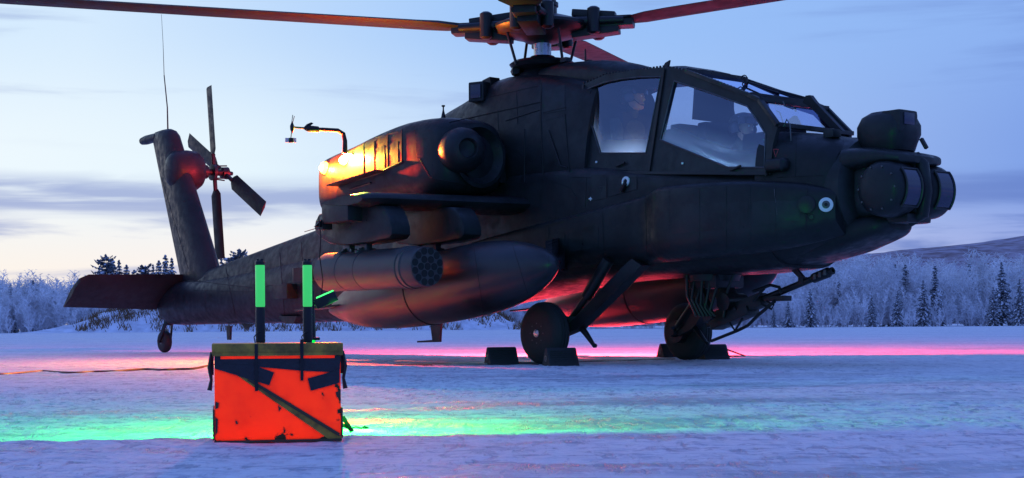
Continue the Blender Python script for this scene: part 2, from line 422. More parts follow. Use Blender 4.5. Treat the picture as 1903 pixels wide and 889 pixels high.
# line where the wood begins: nearer on the left, farther on the right
def wood_edge(x): return 168 + (x + 70) * .32
Vs, Fs, off = [], [], 0
def plant(idx, x, y, z, s):
    global off
    V, F = T_TW[idx]; an = rng.uniform(0, 2 * pi); c, s_ = cos(an), sin(an)
    A = np.stack([V[:, 0] * c - V[:, 1] * s_, V[:, 0] * s_ + V[:, 1] * c, V[:, 2]], 1) * s + np.array([x, y, z])
    Vs.append(A); Fs.append(F + off); off += len(V)
for i in range(2600):
    x = rng.uniform(-90, 112); depth = rng.uniform(0, 1) ** 1.5 * 42
    y = wood_edge(x) + depth
    left = x < -12
    s = rng.uniform(.85, 1.18)
    if left:
        k = rng.choice([0, 1, 2, 3, 4]); s *= .72
        if x > -56 : y += 14
    else:
        k = rng.choice([0, 1, 2, 3, 3, 4, 6]); s *= 1.0 if depth > 8 else .8
    if depth < 5: k = rng.choice([3, 4, 5, 5])
    plant(k, x, y, depth * .03, s)
for i in range(420):
    x = rng.uniform(-95, 112); plant(rng.choice([4, 5, 3]), x, wood_edge(x) + rng.uniform(24, 48), .4, rng.uniform(.9, 1.2))
for i in range(240):
    x = rng.uniform(-95, -48); plant(rng.choice([4, 5, 3, 5]), x, wood_edge(x) + rng.uniform(2, 40), .0, rng.uniform(.8, 1.2))
wo_ = bpy.data.objects.new('frosted_wood', raw_mesh('frosted_wood', np.concatenate(Vs), np.concatenate(Fs), [frost])); COL.objects.link(wo_)
tag(wo_, 'dense wood of bare frost-covered birches beyond the snow field', 'wood', kind='stuff')

# rough snow-covered rise on which the wood stands
def terrain(name, x0, x1, y0, y1, nx, ny, fz, m, label):
    v = []
    for j in range(ny):
        for i in range(nx):
            x = x0 + (x1 - x0) * i / (nx - 1); y = y0 + (y1 - y0) * j / (ny - 1); v.append((x, y, fz(x, y)))
    f = [(j * nx + i, j * nx + i + 1, (j + 1) * nx + i + 1, (j + 1) * nx + i) for j in range(ny - 1) for i in range(nx - 1)]
    me = bpy.data.meshes.new(name); me.from_pydata(v, [], f); me.materials.append(m); me.polygons.foreach_set('use_smooth', [True] * len(f))
    o = bpy.data.objects.new(name, me); COL.objects.link(o); tag(o, label, kind='structure'); return o
def sst(a, b, x):
    t = max(0., min(1., (x - a) / (b - a))); return t * t * (3 - 2 * t)
def bankz(x, y):
    e = wood_edge(x) - 7
    prof = sst(0, 5, y - e) * (1 - sst(10, 22, y - e))
    ht = 3.1 * sst(-58, -40, x) * (1 - sst(-6, 4, x)) 
    return -.05 + prof * ht * (1 + .45 * noise.noise(Vector((x * .22, y * .3, 0)))) + .25 * prof * noise.noise(Vector((x * .9, y * 1.1, 4))) * (1 if ht > .3 else .2)
terrain('snow_bank', -66, 10, 150, 215, 150, 120, bankz, snowbank_m, 'low rough snow bank with dry brush at the left edge of the field')
def hillz(x, y):
    r = -8 + 150 * sst(200, 1750, x + 90 * noise.noise(Vector((x * .002, y * .001, 3)))) * sst(1500, 3000, y) + 98 * sst(1500, 2600, y) * sst(-400, 600, x) 
    return r + (9 * noise.noise(Vector((x * .004, y * .004, 1))) + 3.5 * noise.noise(Vector((x * .02, y * .02, 1)))) * sst(1400, 2300, y)
terrain('hill', -900, 2600, 1200, 4200, 160, 90, hillz, hill_m, 'long heath-covered hill behind the wood on the right')

# dry brush clumps on the bank (uncountable)
Vs, Fs, off = [], [], 0
for i in range(210):
    x = rng.uniform(-50, 2); y = wood_edge(x) - 7 + rng.uniform(.5, 9)
    for k in range(26):
        a = rng.uniform(0, 2 * pi); l = rng.uniform(.3, 1.1); b = np.array([x + rng.normal() * .5, y + rng.normal() * .4, 0]); b[2] = bankz(b[0], b[1]) - .05
        q = b + np.array([cos(a) * l * .5, sin(a) * l * .5, l]); w = .05
        Vs.append(np.array([b - [w, 0, 0], b + [w, 0, 0], q])); Fs.append(np.array([[off, off + 1, off + 2]])); off += 3
bo = bpy.data.objects.new('dry_brush', raw_mesh('dry_brush', np.concatenate(Vs), np.concatenate(Fs), [drygrass])); COL.objects.link(bo)
tag(bo, 'brown dry brush poking out of the snow bank', 'brush', kind='stuff')

# individual conifers
def conifer_mesh(H, seed, width=.26, snowy=.6, pine=False):
    r = random.Random(seed); V = []; F = []; MI = []
    def tri(a, b, c, m):
        k = len(V); V.extend([a, b, c]); F.append((k, k + 1, k + 2)); MI.append(m)
    z = H * (.30 if pine else .06)
    while z < H * .985:
        t = (z - H * .05) / (H * .95)
        if pine: rad = H * width * (1 - abs((z / H - .66) / .36) ** 2.2) ** .5 if abs((z / H - .66) / .36) < 1 else H * .04
        else: rad = H * width * (1 - t) ** .85 + .08
        rad *= r.uniform(.55, 1.25)
        nb = int(7 + 5 * (1 - t))
        a0 = r.uniform(0, 6.28)
        for k in range(nb):
            a = a0 + 6.283 * k / nb + r.uniform(-.3, .3); l = rad * r.uniform(.42, 1.2)
            dirv = Vector((cos(a), sin(a), 0)); side = Vector((-sin(a), cos(a), 0))
            droop = r.uniform(.1, .45) if not pine else r.uniform(-.5, .25)
            base = Vector((0, 0, z + r.uniform(-.1, .1)))
            segs = 4
            for s in range(segs):
                u0 = .12 + .88 * s / segs; u1 = .12 + .88 * (s + 1.25) / segs
                p0 = base + dirv * l * u0 - Vector((0, 0, droop * l * u0 * u0)); p1 = base + dirv * l * u1 - Vector((0, 0, droop * l * u1 * u1))
                w = (.16 + .26 * l * (1 - .45 * u0)) * r.uniform(.45, .9)
                for sg in (-1, 1):
                    q = p0 * .45 + p1 * .55 + side * sg * w + Vector((0, 0, r.uniform(-.18, .08) * l * .5 - .05))
                    tri(p0, p1, q, 0)
                    tri(p0, p0 * .5 + q * .5 - Vector((0, 0, .22 * r.uniform(.4, 1.3))), q, 0)
                if r.random() < snowy:
                    up = Vector((0, 0, .06)); w *= .95
                    tri(p0 + up + side * w * r.uniform(.3, 1), p1 + up, p0 + up - side * w * r.uniform(.3, 1), 1)
                    tri(p1 + up * .6, p0 + up * 1.4, p0 * .4 + p1 * .6 + side * w * r.choice((-1, 1)) - up * 1.2, 1)
        z += H * (.036 if not pine else .028) * r.uniform(.8, 1.25)
    return raw_mesh('crown', np.array([tuple(v) for v in V]), np.array(F), [needle, snowload], MI)
def trunk_mesh(H):
    b = MB(); b.tube([(0, 0, -.2), (.03, 0, H * .3), (0, .03, H * .7), (0, 0, H * .98)], [.018 * H, .014 * H, .008 * H, .002 * H], 7)
    me = bpy.data.meshes.new('trunk'); me.from_pydata(b.v, [], b.f); me.materials.append(bark); return me
SPR = [(conifer_mesh(10, 1, .25, .85), trunk_mesh(10)), (conifer_mesh(10, 2, .27, 1.0), trunk_mesh(10)), (conifer_mesh(10, 5, .24, 1.0), trunk_mesh(10)), (conifer_mesh(10, 9, .28, .75), trunk_mesh(10))]
PIN = [(conifer_mesh(10, 11, .20, .55, True), trunk_mesh(10)), (conifer_mesh(10, 12, .24, .6, True), trunk_mesh(10))]
def conifer(name, u, vtop, Y, kind, idx, label, group):
    p = at(u, 600, Y); tp = at(u, vtop, Y); z0 = bankz(p.x, Y) if -66 < p.x < 10 and 150 < Y < 215 else 0.0
    z0 = max(0, z0); H = tp.z - z0
    t = empty(name, (p.x, Y, z0), random.uniform(0, 6)); t.scale = (H / 10 * random.uniform(.9, 1.15),) * 2 + (H / 10,)
    cm, tm = (SPR if kind == 's' else PIN)[idx]
    for nm, m_ in (('trunk', tm), ('crown', cm)):
        o = bpy.data.objects.new(nm, m_); COL.objects.link(o); o.parent = t
    tag(t, label, 'tree', group)
ORD = ['first', 'second', 'third', 'fourth', 'fifth', 'sixth', 'seventh', 'eighth', 'ninth', 'tenth', 'eleventh', 'twelfth', 'thirteenth', 'fourteenth', 'fifteenth', 'sixteenth', 'seventeenth', 'eighteenth', 'nineteenth', 'twentieth']
right = [(1895, 518, 196, 2), (1862, 486, 212, 3), (1846, 532, 198, 2), (1802, 488, 222, 0), (1738, 492, 214, 0), (1716, 520, 202, 2), (1683, 490, 218, 0), (1664, 490, 224, 3),
         (1668, 540, 200, 2), (1620, 548, 200, 2), (1560, 520, 212, 0), (1506, 536, 196, 2), (1465, 560, 198, 1), (1438, 572, 194, 2)]
right.sort(key=lambda q: -q[0])
for i, (u, vt, Y, k) in enumerate(right):
    tall = vt < 505
    conifer('spruce_tree', u, vt, Y, 's', k, ('tall dark' if tall else 'small snow-laden') + ' spruce in the right wood, %s conifer from the right edge' % ORD[i], 'spruces in the wood on the right')
left = [(186, 492, 204, 's', 1), (210, 478, 206, 's', 1), (236, 490, 206, 's', 1), (296, 482, 204, 's', 1), (320, 478, 206, 's', 3), (402, 484, 206, 's', 1), (456, 474, 208, 's', 1), (20, 528, 186, 's', 0), (62, 520, 190, 's', 3), (100, 540, 186, 's', 1), (198, 474, 196, 'p', 0), (222, 482, 202, 's', 3), (250, 500, 204, 's', 0), (268, 492, 206, 'p', 1), (285, 490, 204, 's', 3), (308, 472, 200, 's', 0), (412, 474, 204, 's', 3), (432, 478, 208, 'p', 0), (446, 466, 202, 'p', 1), (135, 530, 192, 'p', 0)]
left.sort(key=lambda q: q[0])
for i, (u, vt, Y, kd, k) in enumerate(left):
    conifer('pine_tree' if kd == 'p' else 'spruce_tree', u, vt, Y, kd, k, ('dark rounded pine' if kd == 'p' else 'frosted pointed spruce') + ' above the left wood, %s conifer from the left edge' % ORD[i], 'conifers in the wood on the left')
# ------------------------------------------------------------------ the helicopter (x forward, y port, z up; origin on the ground under the main axle)
H = empty('attack_helicopter', (HX, HY, 0), -HA)
tag(H, 'dark green two-seat attack helicopter parked on the snow facing right', 'helicopter')
BODY = []                                       # meshes used to lay small panels onto the skin
def part(mb, name, m, parent=H, ang=38, skin=False, subd=0, label=None):
    o = mb.build(name, m, parent, ang, subd)
    if skin: BODY.append((mb.v, mb.f))
    if label: o['label'] = label
    return o
# fuselage tub (below the canopy sill) and nose
fus = body([
 (-3.5, (0, .56), (.30, .58), (.46, .80), (.46, 1.45), (.34, 1.92), (0, 2.02)),
 (-2.4, (0, .58), (.40, .61), (.60, .88), (.60, 1.60), (.50, 2.02), (0, 2.10)),
 (-1.2, (0, .70), (.46, .73), (.66, .95), (.66, 1.70), (.60, 2.10), (0, 2.18)),
 (-0.1, (0, .82), (.48, .84), (.68, 1.0), (.66, 1.70), (.62, 2.05), (0, 2.08)),
 (1.0, (0, .85), (.46, .87), (.64, 1.02), (.62, 1.60), (.60, 1.92), (0, 1.92)),
 (1.9, (0, .85), (.42, .87), (.60, 1.05), (.60, 1.50), (.60, 1.80), (0, 1.80)),
 (2.5, (0, .88), (.36, .90), (.54, 1.10), (.56, 1.50), (.58, 1.74), (0, 1.74))], 5)
part(MB().grid(fus), 'fuselage', paint, skin=True)
nose = body([
 (2.40, (0, .88), (.36, .90), (.55, 1.08), (.60, 1.70), (.52, 2.10), (0, 2.15)),
 (2.75, (0, .97), (.36, .99), (.53, 1.14), (.55, 1.70), (.48, 2.04), (0, 2.10)),
 (3.05, (0, 1.05), (.34, 1.07), (.48, 1.22), (.49, 1.68), (.42, 1.96), (0, 2.03)),
 (3.16, (0, 1.10), (.32, 1.12), (.42, 1.26), (.43, 1.66), (.36, 1.90), (0, 1.96))], 5)
no = part(MB().grid(nose), 'nose', paint, skin=True)
chin = body([
 (2.2, (0, .87), (.28, .88), (.36, .96), (.36, 1.12), (.28, 1.2), (0, 1.22)),
 (2.9, (0, .985), (.28, .99), (.36, 1.06), (.36, 1.18), (.28, 1.26), (0, 1.28)),
 (3.2, (0, 1.06), (.25, 1.065), (.32, 1.12), (.32, 1.22), (.26, 1.30), (0, 1.32)),
 (3.44, (0, 1.13), (.19, 1.135), (.25, 1.17), (.25, 1.25), (.2, 1.31), (0, 1.32)),
 (3.53, (0, 1.18), (.12, 1.19), (.17, 1.21), (.17, 1.26), (.14, 1.29), (0, 1.30))], 4)
part(MB().grid(chin), 'chin_fairing', paint, no)
# engine deck cowling behind the cockpit
cowl = body([
 (-3.45, (0, 1.75), (.36, 1.8), (.38, 2.1), (.28, 2.35), (.16, 2.45), (0, 2.47)),
 (-2.95, (0, 1.75), (.48, 1.8), (.48, 2.2), (.34, 2.66), (.2, 2.83), (0, 2.86)),
 (-2.2, (0, 1.75), (.58, 1.8), (.58, 2.3), (.44, 2.84), (.26, 3.00), (0, 3.03)),
 (-1.6, (0, 1.75), (.62, 1.8), (.62, 2.4), (.48, 3.00), (.30, 3.14), (0, 3.17)),
 (-0.95, (0, 1.75), (.63, 1.8), (.62, 2.4), (.50, 2.98), (.32, 3.10), (0, 3.12)),
 (-0.35, (0, 1.75), (.62, 1.8), (.60, 2.3), (.47, 2.86), (.34, 2.98), (0, 3.0)),
 (0.12, (0, 1.75), (.60, 1.8), (.55, 2.3), (.43, 2.76), (.32, 2.86), (0, 2.9))], 5)
co = part(MB().grid(cowl), 'engine_deck_cowling', paint, skin=True)
top = body([
 (-1.35, (0, 3.0), (.10, 3.0), (.16, 3.05), (.16, 3.12), (.1, 3.17), (0, 3.18)),
 (-0.8, (0, 2.95), (.20, 2.95), (.26, 3.02), (.25, 3.14), (.18, 3.2), (0, 3.21)),
 (-0.1, (0, 2.85), (.26, 2.85), (.30, 2.95), (.28, 3.06), (.20, 3.14), (0, 3.16)),
 (0.35, (0, 2.82), (.26, 2.82), (.30, 2.9), (.27, 2.98), (.18, 3.04), (0, 3.05)),
 (0.52, (0, 2.8), (.22, 2.8), (.24, 2.85), (.2, 2.9), (.1, 2.93), (0, 2.93))], 4)
part(MB().grid(top), 'deck_hump', paint, co)
# sponsons (avionics bays) on both sides
def sponson(s):
    st = [(-2.6, .50, .55, 1.02, 1.22), (-1.6, .55, .68, .98, 1.33), (-.5, .5, .72, .97, 1.45), (.5, .5, .745, .965, 1.55), (1.08, .5, .76, .965, 1.615), (1.24, .5, .80, .965, 1.635), (1.5, .5, .915, .965, 1.665), (2.0, .5, .93, .98, 1.66), (2.5, .45, .84, 1.01, 1.64), (2.9, .4, .68, 1.06, 1.60), (3.2, .3, .46, 1.14, 1.54)]
    rings = []
    for x, yi, yo, zb, zt in catmull(st, 4):
        h = zt - zb
        loop = [Vector((x, -yi * s, zb + .02)), Vector((x, -(yo - .14) * s, zb)), Vector((x, -(yo - .01) * s, zb + .12)), Vector((x, -yo * s, zb + .3 * h + .05)), Vector((x, -yo * s, zt - .10)), Vector((x, -(yo - .02) * s, zt - .015)), Vector((x, -(yo - .10) * s, zt)), Vector((x, -yi * s, zt + .02))]
        rings.append(chaikin(loop, 2))
    mb = MB().grid(rings); return part(mb, 'sponson', paint, skin=(s == 1))
SP = {s: sponson(s) for s in (1, -1)}
# tail boom with its upper spine
boom = [sring(x, 0, (zb + zt) / 2, w, (zt - zb) / 2, 2.3, 32) for x, zb, zt, w in catmull([
 (-10.42, .66, .90, .12), (-10.36, .52, 1.02, .22), (-10.15, .44, 1.10, .27), (-9.0, .44, 1.14, .30), (-7.5, .445, 1.24, .34), (-6.0, .45, 1.36, .385), (-4.6, .47, 1.52, .43), (-3.3, .55, 1.80, .47)], 4)]
bo_ = part(MB().grid(boom), 'tail_boom', paint, skin=True)
spine = body([
 (-9.5, (0, .9), (.14, .92), (.16, 1.0), (.12, 1.16), (.07, 1.22), (0, 1.225)),
 (-8.87, (0, .9), (.18, .92), (.21, 1.02), (.14, 1.22), (.08, 1.275), (0, 1.28)),
 (-7.0, (0, 1.0), (.2, 1.02), (.26, 1.15), (.16, 1.46), (.09, 1.535), (0, 1.54)),
 (-4.64, (0, 1.2), (.26, 1.22), (.32, 1.4), (.2, 1.78), (.11, 1.87), (0, 1.88)),
 (-3.2, (0, 1.4), (.3, 1.42), (.4, 1.6), (.26, 2.05), (.14, 2.2), (0, 2.22))], 5)
part(MB().grid(spine), 'boom_spine', paint, bo_, skin=True)

# fin, tip pod, fillet
def fin_ring(z, xle, xte, th):
    c = xle - xte; r = []
    for t, w in [(0, 0), (.02, .35), (.08, .7), (.2, .95), (.4, 1), (.65, .75), (.88, .42), (1, .2)]: r.append(Vector((xle - t * c, -th * w, z - .05 * t * 0)))
    for t, w in [(1, .2), (.88, .42), (.65, .75), (.4, 1), (.2, .95), (.08, .7), (.02, .35)]: r.append(Vector((xle - t * c, th * w, z)))
    return r
fr = []
for k in range(13):
    t = k / 12; z = .95 + t * (3.42 - .95)
    fr.append(fin_ring(z, -8.62 - 1.50 * t, -9.86 - 1.06 * t, .17 - .04 * t))
fr.append(fin_ring(3.50, -10.20, -10.92, .10)); fr.append(fin_ring(3.54, -10.32, -10.86, .05))
fin = part(MB().grid(fr), 'tail_fin', paint, skin=True)
b = MB(); b.lathe((-10.75, 0, 3.46), (-1, 0, -.02), [(0, .02), (.05, .07), (.45, .075), (.6, .06), (.66, .02)], 16); part(b, 'tip_light_pod', paint2, fin)
b = MB(); b.tube([P(312, 244), P(311, 200), P(305, 140)], [.014, .011, .009], 6); b.tube([P(305, 140), P(303, 80), P(300, 27)], [.006, .004, .003], 6); part(b, 'whip_antenna', blackm, fin)
# tail rotor gearbox and rotor on the port side
gb = MB(); gx, gz = -10.02, 2.86
gb.grid([sring_ for sring_ in [[Vector((gx + a * cos(2 * pi * k / 28) * (1 if abs(cos(2 * pi * k / 28)) < 2 else 1), y, gz + c * sin(2 * pi * k / 28))) for k in range(28)] for y, a, c in [(-.20, .06, .08), (-.17, .20, .22), (-.10, .27, .29), (.10, .30, .32), (.26, .29, .31), (.34, .23, .25), (.37, .10, .12)]]])
gbo = part(gb, 'tail_gearbox', paint, fin, skin=True)
b = MB(); b.lathe((gx, .36, gz), (0, 1, 0), [(0, .11), (.10, .11), (.11, .05), (.18, .05), (.19, .13), (.24, .13), (.26, .05), (.36, .05), (.37, .09), (.47, .10), (.50, .04), (.56, .03)], 18)
tr = part(b, 'tail_rotor_hub', blackm, H)
for q in range(6):
    a = q * pi / 3; b = MB(); b.tube([(gx + .11 * cos(a), .57, gz + .11 * sin(a)), (gx + .12 * cos(a + .2), .80, gz + .12 * sin(a + .2))], .012, 6); part(b, 'pitch_link', blackm, tr)
for q, (a, y) in enumerate([(R(97), .60), (R(277), .60), (R(152), .78), (R(332), .78)]):
    d = Vector((cos(a), 0, sin(a))); sd_ = Vector((-sin(a), .12, cos(a))).normalized()
    b = MB(); o = Vector((gx, y, gz)); b.tube([o, o + d * .3], .035, 8)
    rg = []
    for t in (.28, .36, 1.34, 1.395):
        w = .125 if t > .3 else .06; c = o + d * t
        rg.append([c + sd_ * w + Vector((0, .006, 0)), c + sd_ * w * .2 + Vector((0, .018, 0)), c - sd_ * w, c + sd_ * w * .2 - Vector((0, .018, 0))])
    b.grid(rg); part(b, 'tail_rotor_blade', paint2, H)
# stabilator
def stab():
    LE0, LE1 = Vector((-9.78, 0, 1.22)), Vector((-9.80, -1.72, 1.19))
    TE1, TEi = Vector((-10.42, -1.74, .72)), Vector((-10.40, -.30, .67))
    b = MB(); n = Vector((-.46, 0, .72)).cross(Vector((0, 1, 0))).normalized(); nn = Vector((.62, 0, -.78))
    nrm = Vector((-(1.19 - .70), 0, -(-9.8 + 10.41) * -1)); nrm = Vector((.49, 0, -.61)).normalized()
    for s in (1, -1):
        def m(v): return Vector((v.x, v.y * s, v.z))
        rings = []
        for t in (0, .12, .5, .93, .985, 1):
            le = LE0.lerp(LE1, t); te = Vector((-10.40, -.04, .68)).lerp(TE1, t)
            if t < .13: te = te.lerp(le, .30 if t < .05 else 0.0)
            if t > .95: le = le.lerp(te, (.10 if t < .99 else .32)); te = te
            ch = te - le
            rings.append([m(le), m(le + ch * .08 + nrm * .035), m(le + ch * .4 + nrm * .05), m(te + nrm * .008), m(te - nrm * .008), m(le + ch * .4 - nrm * .04), m(le + ch * .08 - nrm * .03)])
        b.grid(rings)
    return b
part(stab(), 'stabilator', paint, H, 30)
# tail wheel
tw = empty('tail_wheel', (0, 0, 0)); tw.parent = H
def tyre(mb, c, ax, R0, w, n=36):
    mb.lathe(Vector(c) - Vector(ax) * w / 2, ax, [(0, R0 * .50), (0, R0 * .60), (w * .02, R0 * .78), (w * .10, R0 * .90), (w * .22, R0 * .97), (w * .30, R0 * .995), (w * .33, R0 * .97), (w * .36, R0), (w * .46, R0 * 1.005), (w * .485, R0 * .975), (w * .515, R0 * .975), (w * .54, R0 * 1.005), (w * .64, R0), (w * .67, R0 * .97), (w * .70, R0 * .995), (w * .78, R0 * .97), (w * .90, R0 * .90), (w * .98, R0 * .78), (w, R0 * .60), (w, R0 * .50)], n)
b = MB(); tyre(b, (-10.59, 0, .172), (0, 1, 0), .175, .13, 28); part(b, 'tyre', rubber, tw)
b = MB(); b.lathe((-10.59, -.068, .172), (0, 1, 0), [(0, .03), (0.01, .085), (.126, .085), (.136, .03)], 18); part(b, 'rim', rimm, tw)
b = MB(); b.lathe((-10.59, -.12, .172), (0, 1, 0), [(0, .02), (.24, .02)], 8); b.bar((-10.59, -.1, .172), (-10.42, -.05, .50), .03, .06); b.bar((-10.59, .1, .172), (-10.42, .05, .50), .03, .06); b.tube([(-10.42, 0, .44), (-10.36, 0, .70)], [.06, .08], 10); b.bar((-10.36, 0, .55), (-10.15, 0, .52), .05, .05); part(b, 'fork', blackm, tw)

# engine nacelles, nose gearbox fairings, exhausts
NAC = {}
for s in (1, -1):
    st = catmull([(-3.56, 1.10, 2.02, .30, .31), (-3.50, 1.10, 2.03, .37, .35), (-2.9, 1.09, 2.09, .40, .375), (-2.4, 1.08, 2.15, .43, .40), (-1.85, 1.07, 2.19, .45, .42), (-1.35, 1.07, 2.18, .45, .42), (-1.12, 1.07, 2.17, .41, .38), (-1.04, 1.07, 2.17, .30, .28)], 3)
    mb = MB().grid([sring(x, -y * s, z, ry, rz, 3.6, 40) for x, y, z, ry, rz in st])
    na = part(mb, 'engine_nacelle', paint, skin=(s == 1)); NAC[s] = na
    g = MB(); g.lathe((-1.30, -1.19 * s, 2.21), (1, -.35 * s, 0), [(0, .17), (.10, .215), (.22, .24), (.34, .24), (.44, .222), (.51, .185), (.55, .14), (.565, .105), (.555, .095), (.50, .085), (.48, .02)], 32); part(g, 'nose_gearbox_fairing', paint, na)
    g = MB(); g.lathe((-1.10, -1.07 * s, 2.17), (1, 0, 0), [(0, .20), (.1, .33), (.13, .34), (.14, .30), (.02, .2)], 28); part(g, 'intake_lip', paint2, na)
    # pylon between nacelle and deck
    g = MB(); g.box((-2.15, -.62 * s, 2.12), (2.1, .5, .42), None, .05); part(g, 'nacelle_root_fairing', paint, na)
# stub wings with pylons, rocket pods and tanks
def airfoil(xf, xr, y, z, th):
    c = xf - xr; up = [(0, 0), (.03, .45), (.1, .78), (.3, 1), (.6, .78), (.9, .3), (1, .06)]
    r = [Vector((xf - t * c, y, z + th * w)) for t, w in up] + [Vector((xf - t * c, y, z - th * w)) for t, w in up[:0:-1]]
    return r
for s in (1, -1):
    mb = MB().grid([airfoil(-.62, -1.85, -.45 * s, 1.66, .10), airfoil(-.74, -1.78, -1.5 * s, 1.655, .09), airfoil(-.84, -1.72, -2.45 * s, 1.65, .075), airfoil(-.92, -1.68, -2.58 * s, 1.645, .05)])
    wi = part(mb, 'stub_wing', paint, ang=30, skin=(s == 1))
    g = MB(); g.box((-1.45, -2.44 * s, 1.54), (.50, .26, .20), None, .03); g.box((-1.76, -2.50 * s, 1.43), (.14, .12, .10), None, .015); part(g, 'wing_tip_box', paint2, wi)
    for y, x0, x1, zb, nm in ((2.27, -2.15, -.68, 1.21, 'outboard'), (1.55, -1.95, -.46, 1.22, 'inboard')):
        prof = [(x0 + .14, 1.60), (x0, 1.46), (x0 + .05, zb + .14), (x0 + .42, zb), (x1 - .10, zb + .02), (x1, zb + .10), (x1 - .10, 1.52), (x1 - .22, 1.60)]
        rg = []
        for w, k in ((-.125, .95), (-.11, 1.0), (.11, 1.0), (.125, .95)):
            cx = sum(p[0] for p in prof) / 8; cz = sum(p[1] for p in prof) / 8
            rg.append([Vector((cx + (p.x - cx) * k, -y * s + w, cz + (p.z - cz) * k)) for p in chaikin([Vector((q[0], 0, q[1])) for q in prof], 1)])
        py = part(MB().grid(rg), 'pylon', paint2, wi, skin=(s == 1))
        g = MB()
        for q in (x0 + .5, x0 + .82):
            g.box((q, -y * s, zb - .03), (.13, .07, .09), None, .01)
            for e in (-1, 1):
                g.bar((q, -y * s, zb - .01), (q, -y * s + e * .10, zb - .07), .025, .025); g.lathe((q - .012, -y * s + e * .10, zb - .085), (0, 0, 1), [(0, .022), (.03, .022)], 8)
        for q in range(7): g.lathe((x0 + .42 + q * .075, -y * s - .055 * (1 if q % 2 else -1), zb - .045), (0, 1, 0), [(-.02, .018), (.02, .018)], 7)
        part(g, 'bomb_rack', greym, py)
    # 19-tube rocket pod outboard
    cy, cz, r0 = -2.29 * s, .955, .203
    g = MB(); g.lathe((-2.05, cy, cz), (1, 0, 0), [(0, .13), (.02, .175), (.06, r0 - .006), (.07, r0), (.46, r0), (.465, r0 - .004), (.475, r0 - .004), (.48, r0), (.80, r0), (.805, r0 - .004), (.815, r0 - .004), (.82, r0), (1.50, r0), (1.505, r0 + .010), (1.55, r0 + .010), (1.56, r0), (1.58, r0 + .006), (1.62, r0 + .006), (1.63, r0 - .004), (1.80, r0 - .008), (1.815, r0 - .012)], 40)
    pod = part(g, 'rocket_pod', podp, H, 25, skin=(s == 1))
    g = MB(); g.lathe((-.2352, cy, cz), (1, 0, 0), [(0, .001), (0, .188), (.002, .188), (.0022, .001)], 36); part(g, 'pod_face', mat('pod_face_grey', (.05, .05, .056), .5, scale=12), pod)
    tubes = [(0, 0)] + [(.0775 * cos(R(60 * k)), .0775 * sin(R(60 * k))) for k in range(6)] + [(.152 * cos(R(30 * k + 15)), .152 * sin(R(30 * k + 15))) for k in range(12)]
    for ty, tz in tubes:
        g = MB(); g.lathe((-.2328, cy + ty, cz + tz), (1, 0, 0), [(.0005, .001), (.0008, .0335), (.003, .0345), (.0, .0355)], 16)
        g2 = part(g, 'launch_tube', seam, pod)  # black discs stand in for the shade inside the tubes
    # external fuel tank inboard
    g = MB(); tp = [(-3.2, .01), (-3.1, .06), (-2.8, .17), (-2.4, .27), (-2.0, .325), (-1.5, .36), (-.9, .372), (-.3, .362), (.1, .32), (.4, .25), (.6, .175), (.73, .10), (.79, .04), (.8, .005)]
    tp2 = catmull(tp, 3); g.lathe((0, -1.55 * s, .885), (1, 0, .10), [(a, r) for a, r in tp2], 44)
    tk = part(g, 'external_fuel_tank', tankp, H, 60, skin=(s == 1))
    for e, ang in ((1, R(-20)), (-1, R(20))):
        g = MB(); y0 = -1.55 * s
        g.prism([(-2.55, y0 + e * .12, .63), (-3.0, y0 + e * .05, .59), (-3.12, y0 + e * .50, .56), (-2.92, y0 + e * .50, .57)], (0, 0, .02)); part(g, 'tank_fin', paint2, tk)
    g = MB(); g.lathe((-1.2, -1.55 * s, .765), (1, 0, .10), [(0, .373), (.004, .3765), (.016, .3765), (.02, .373)], 44); part(g, 'tank_joint_band', paint2, tk)

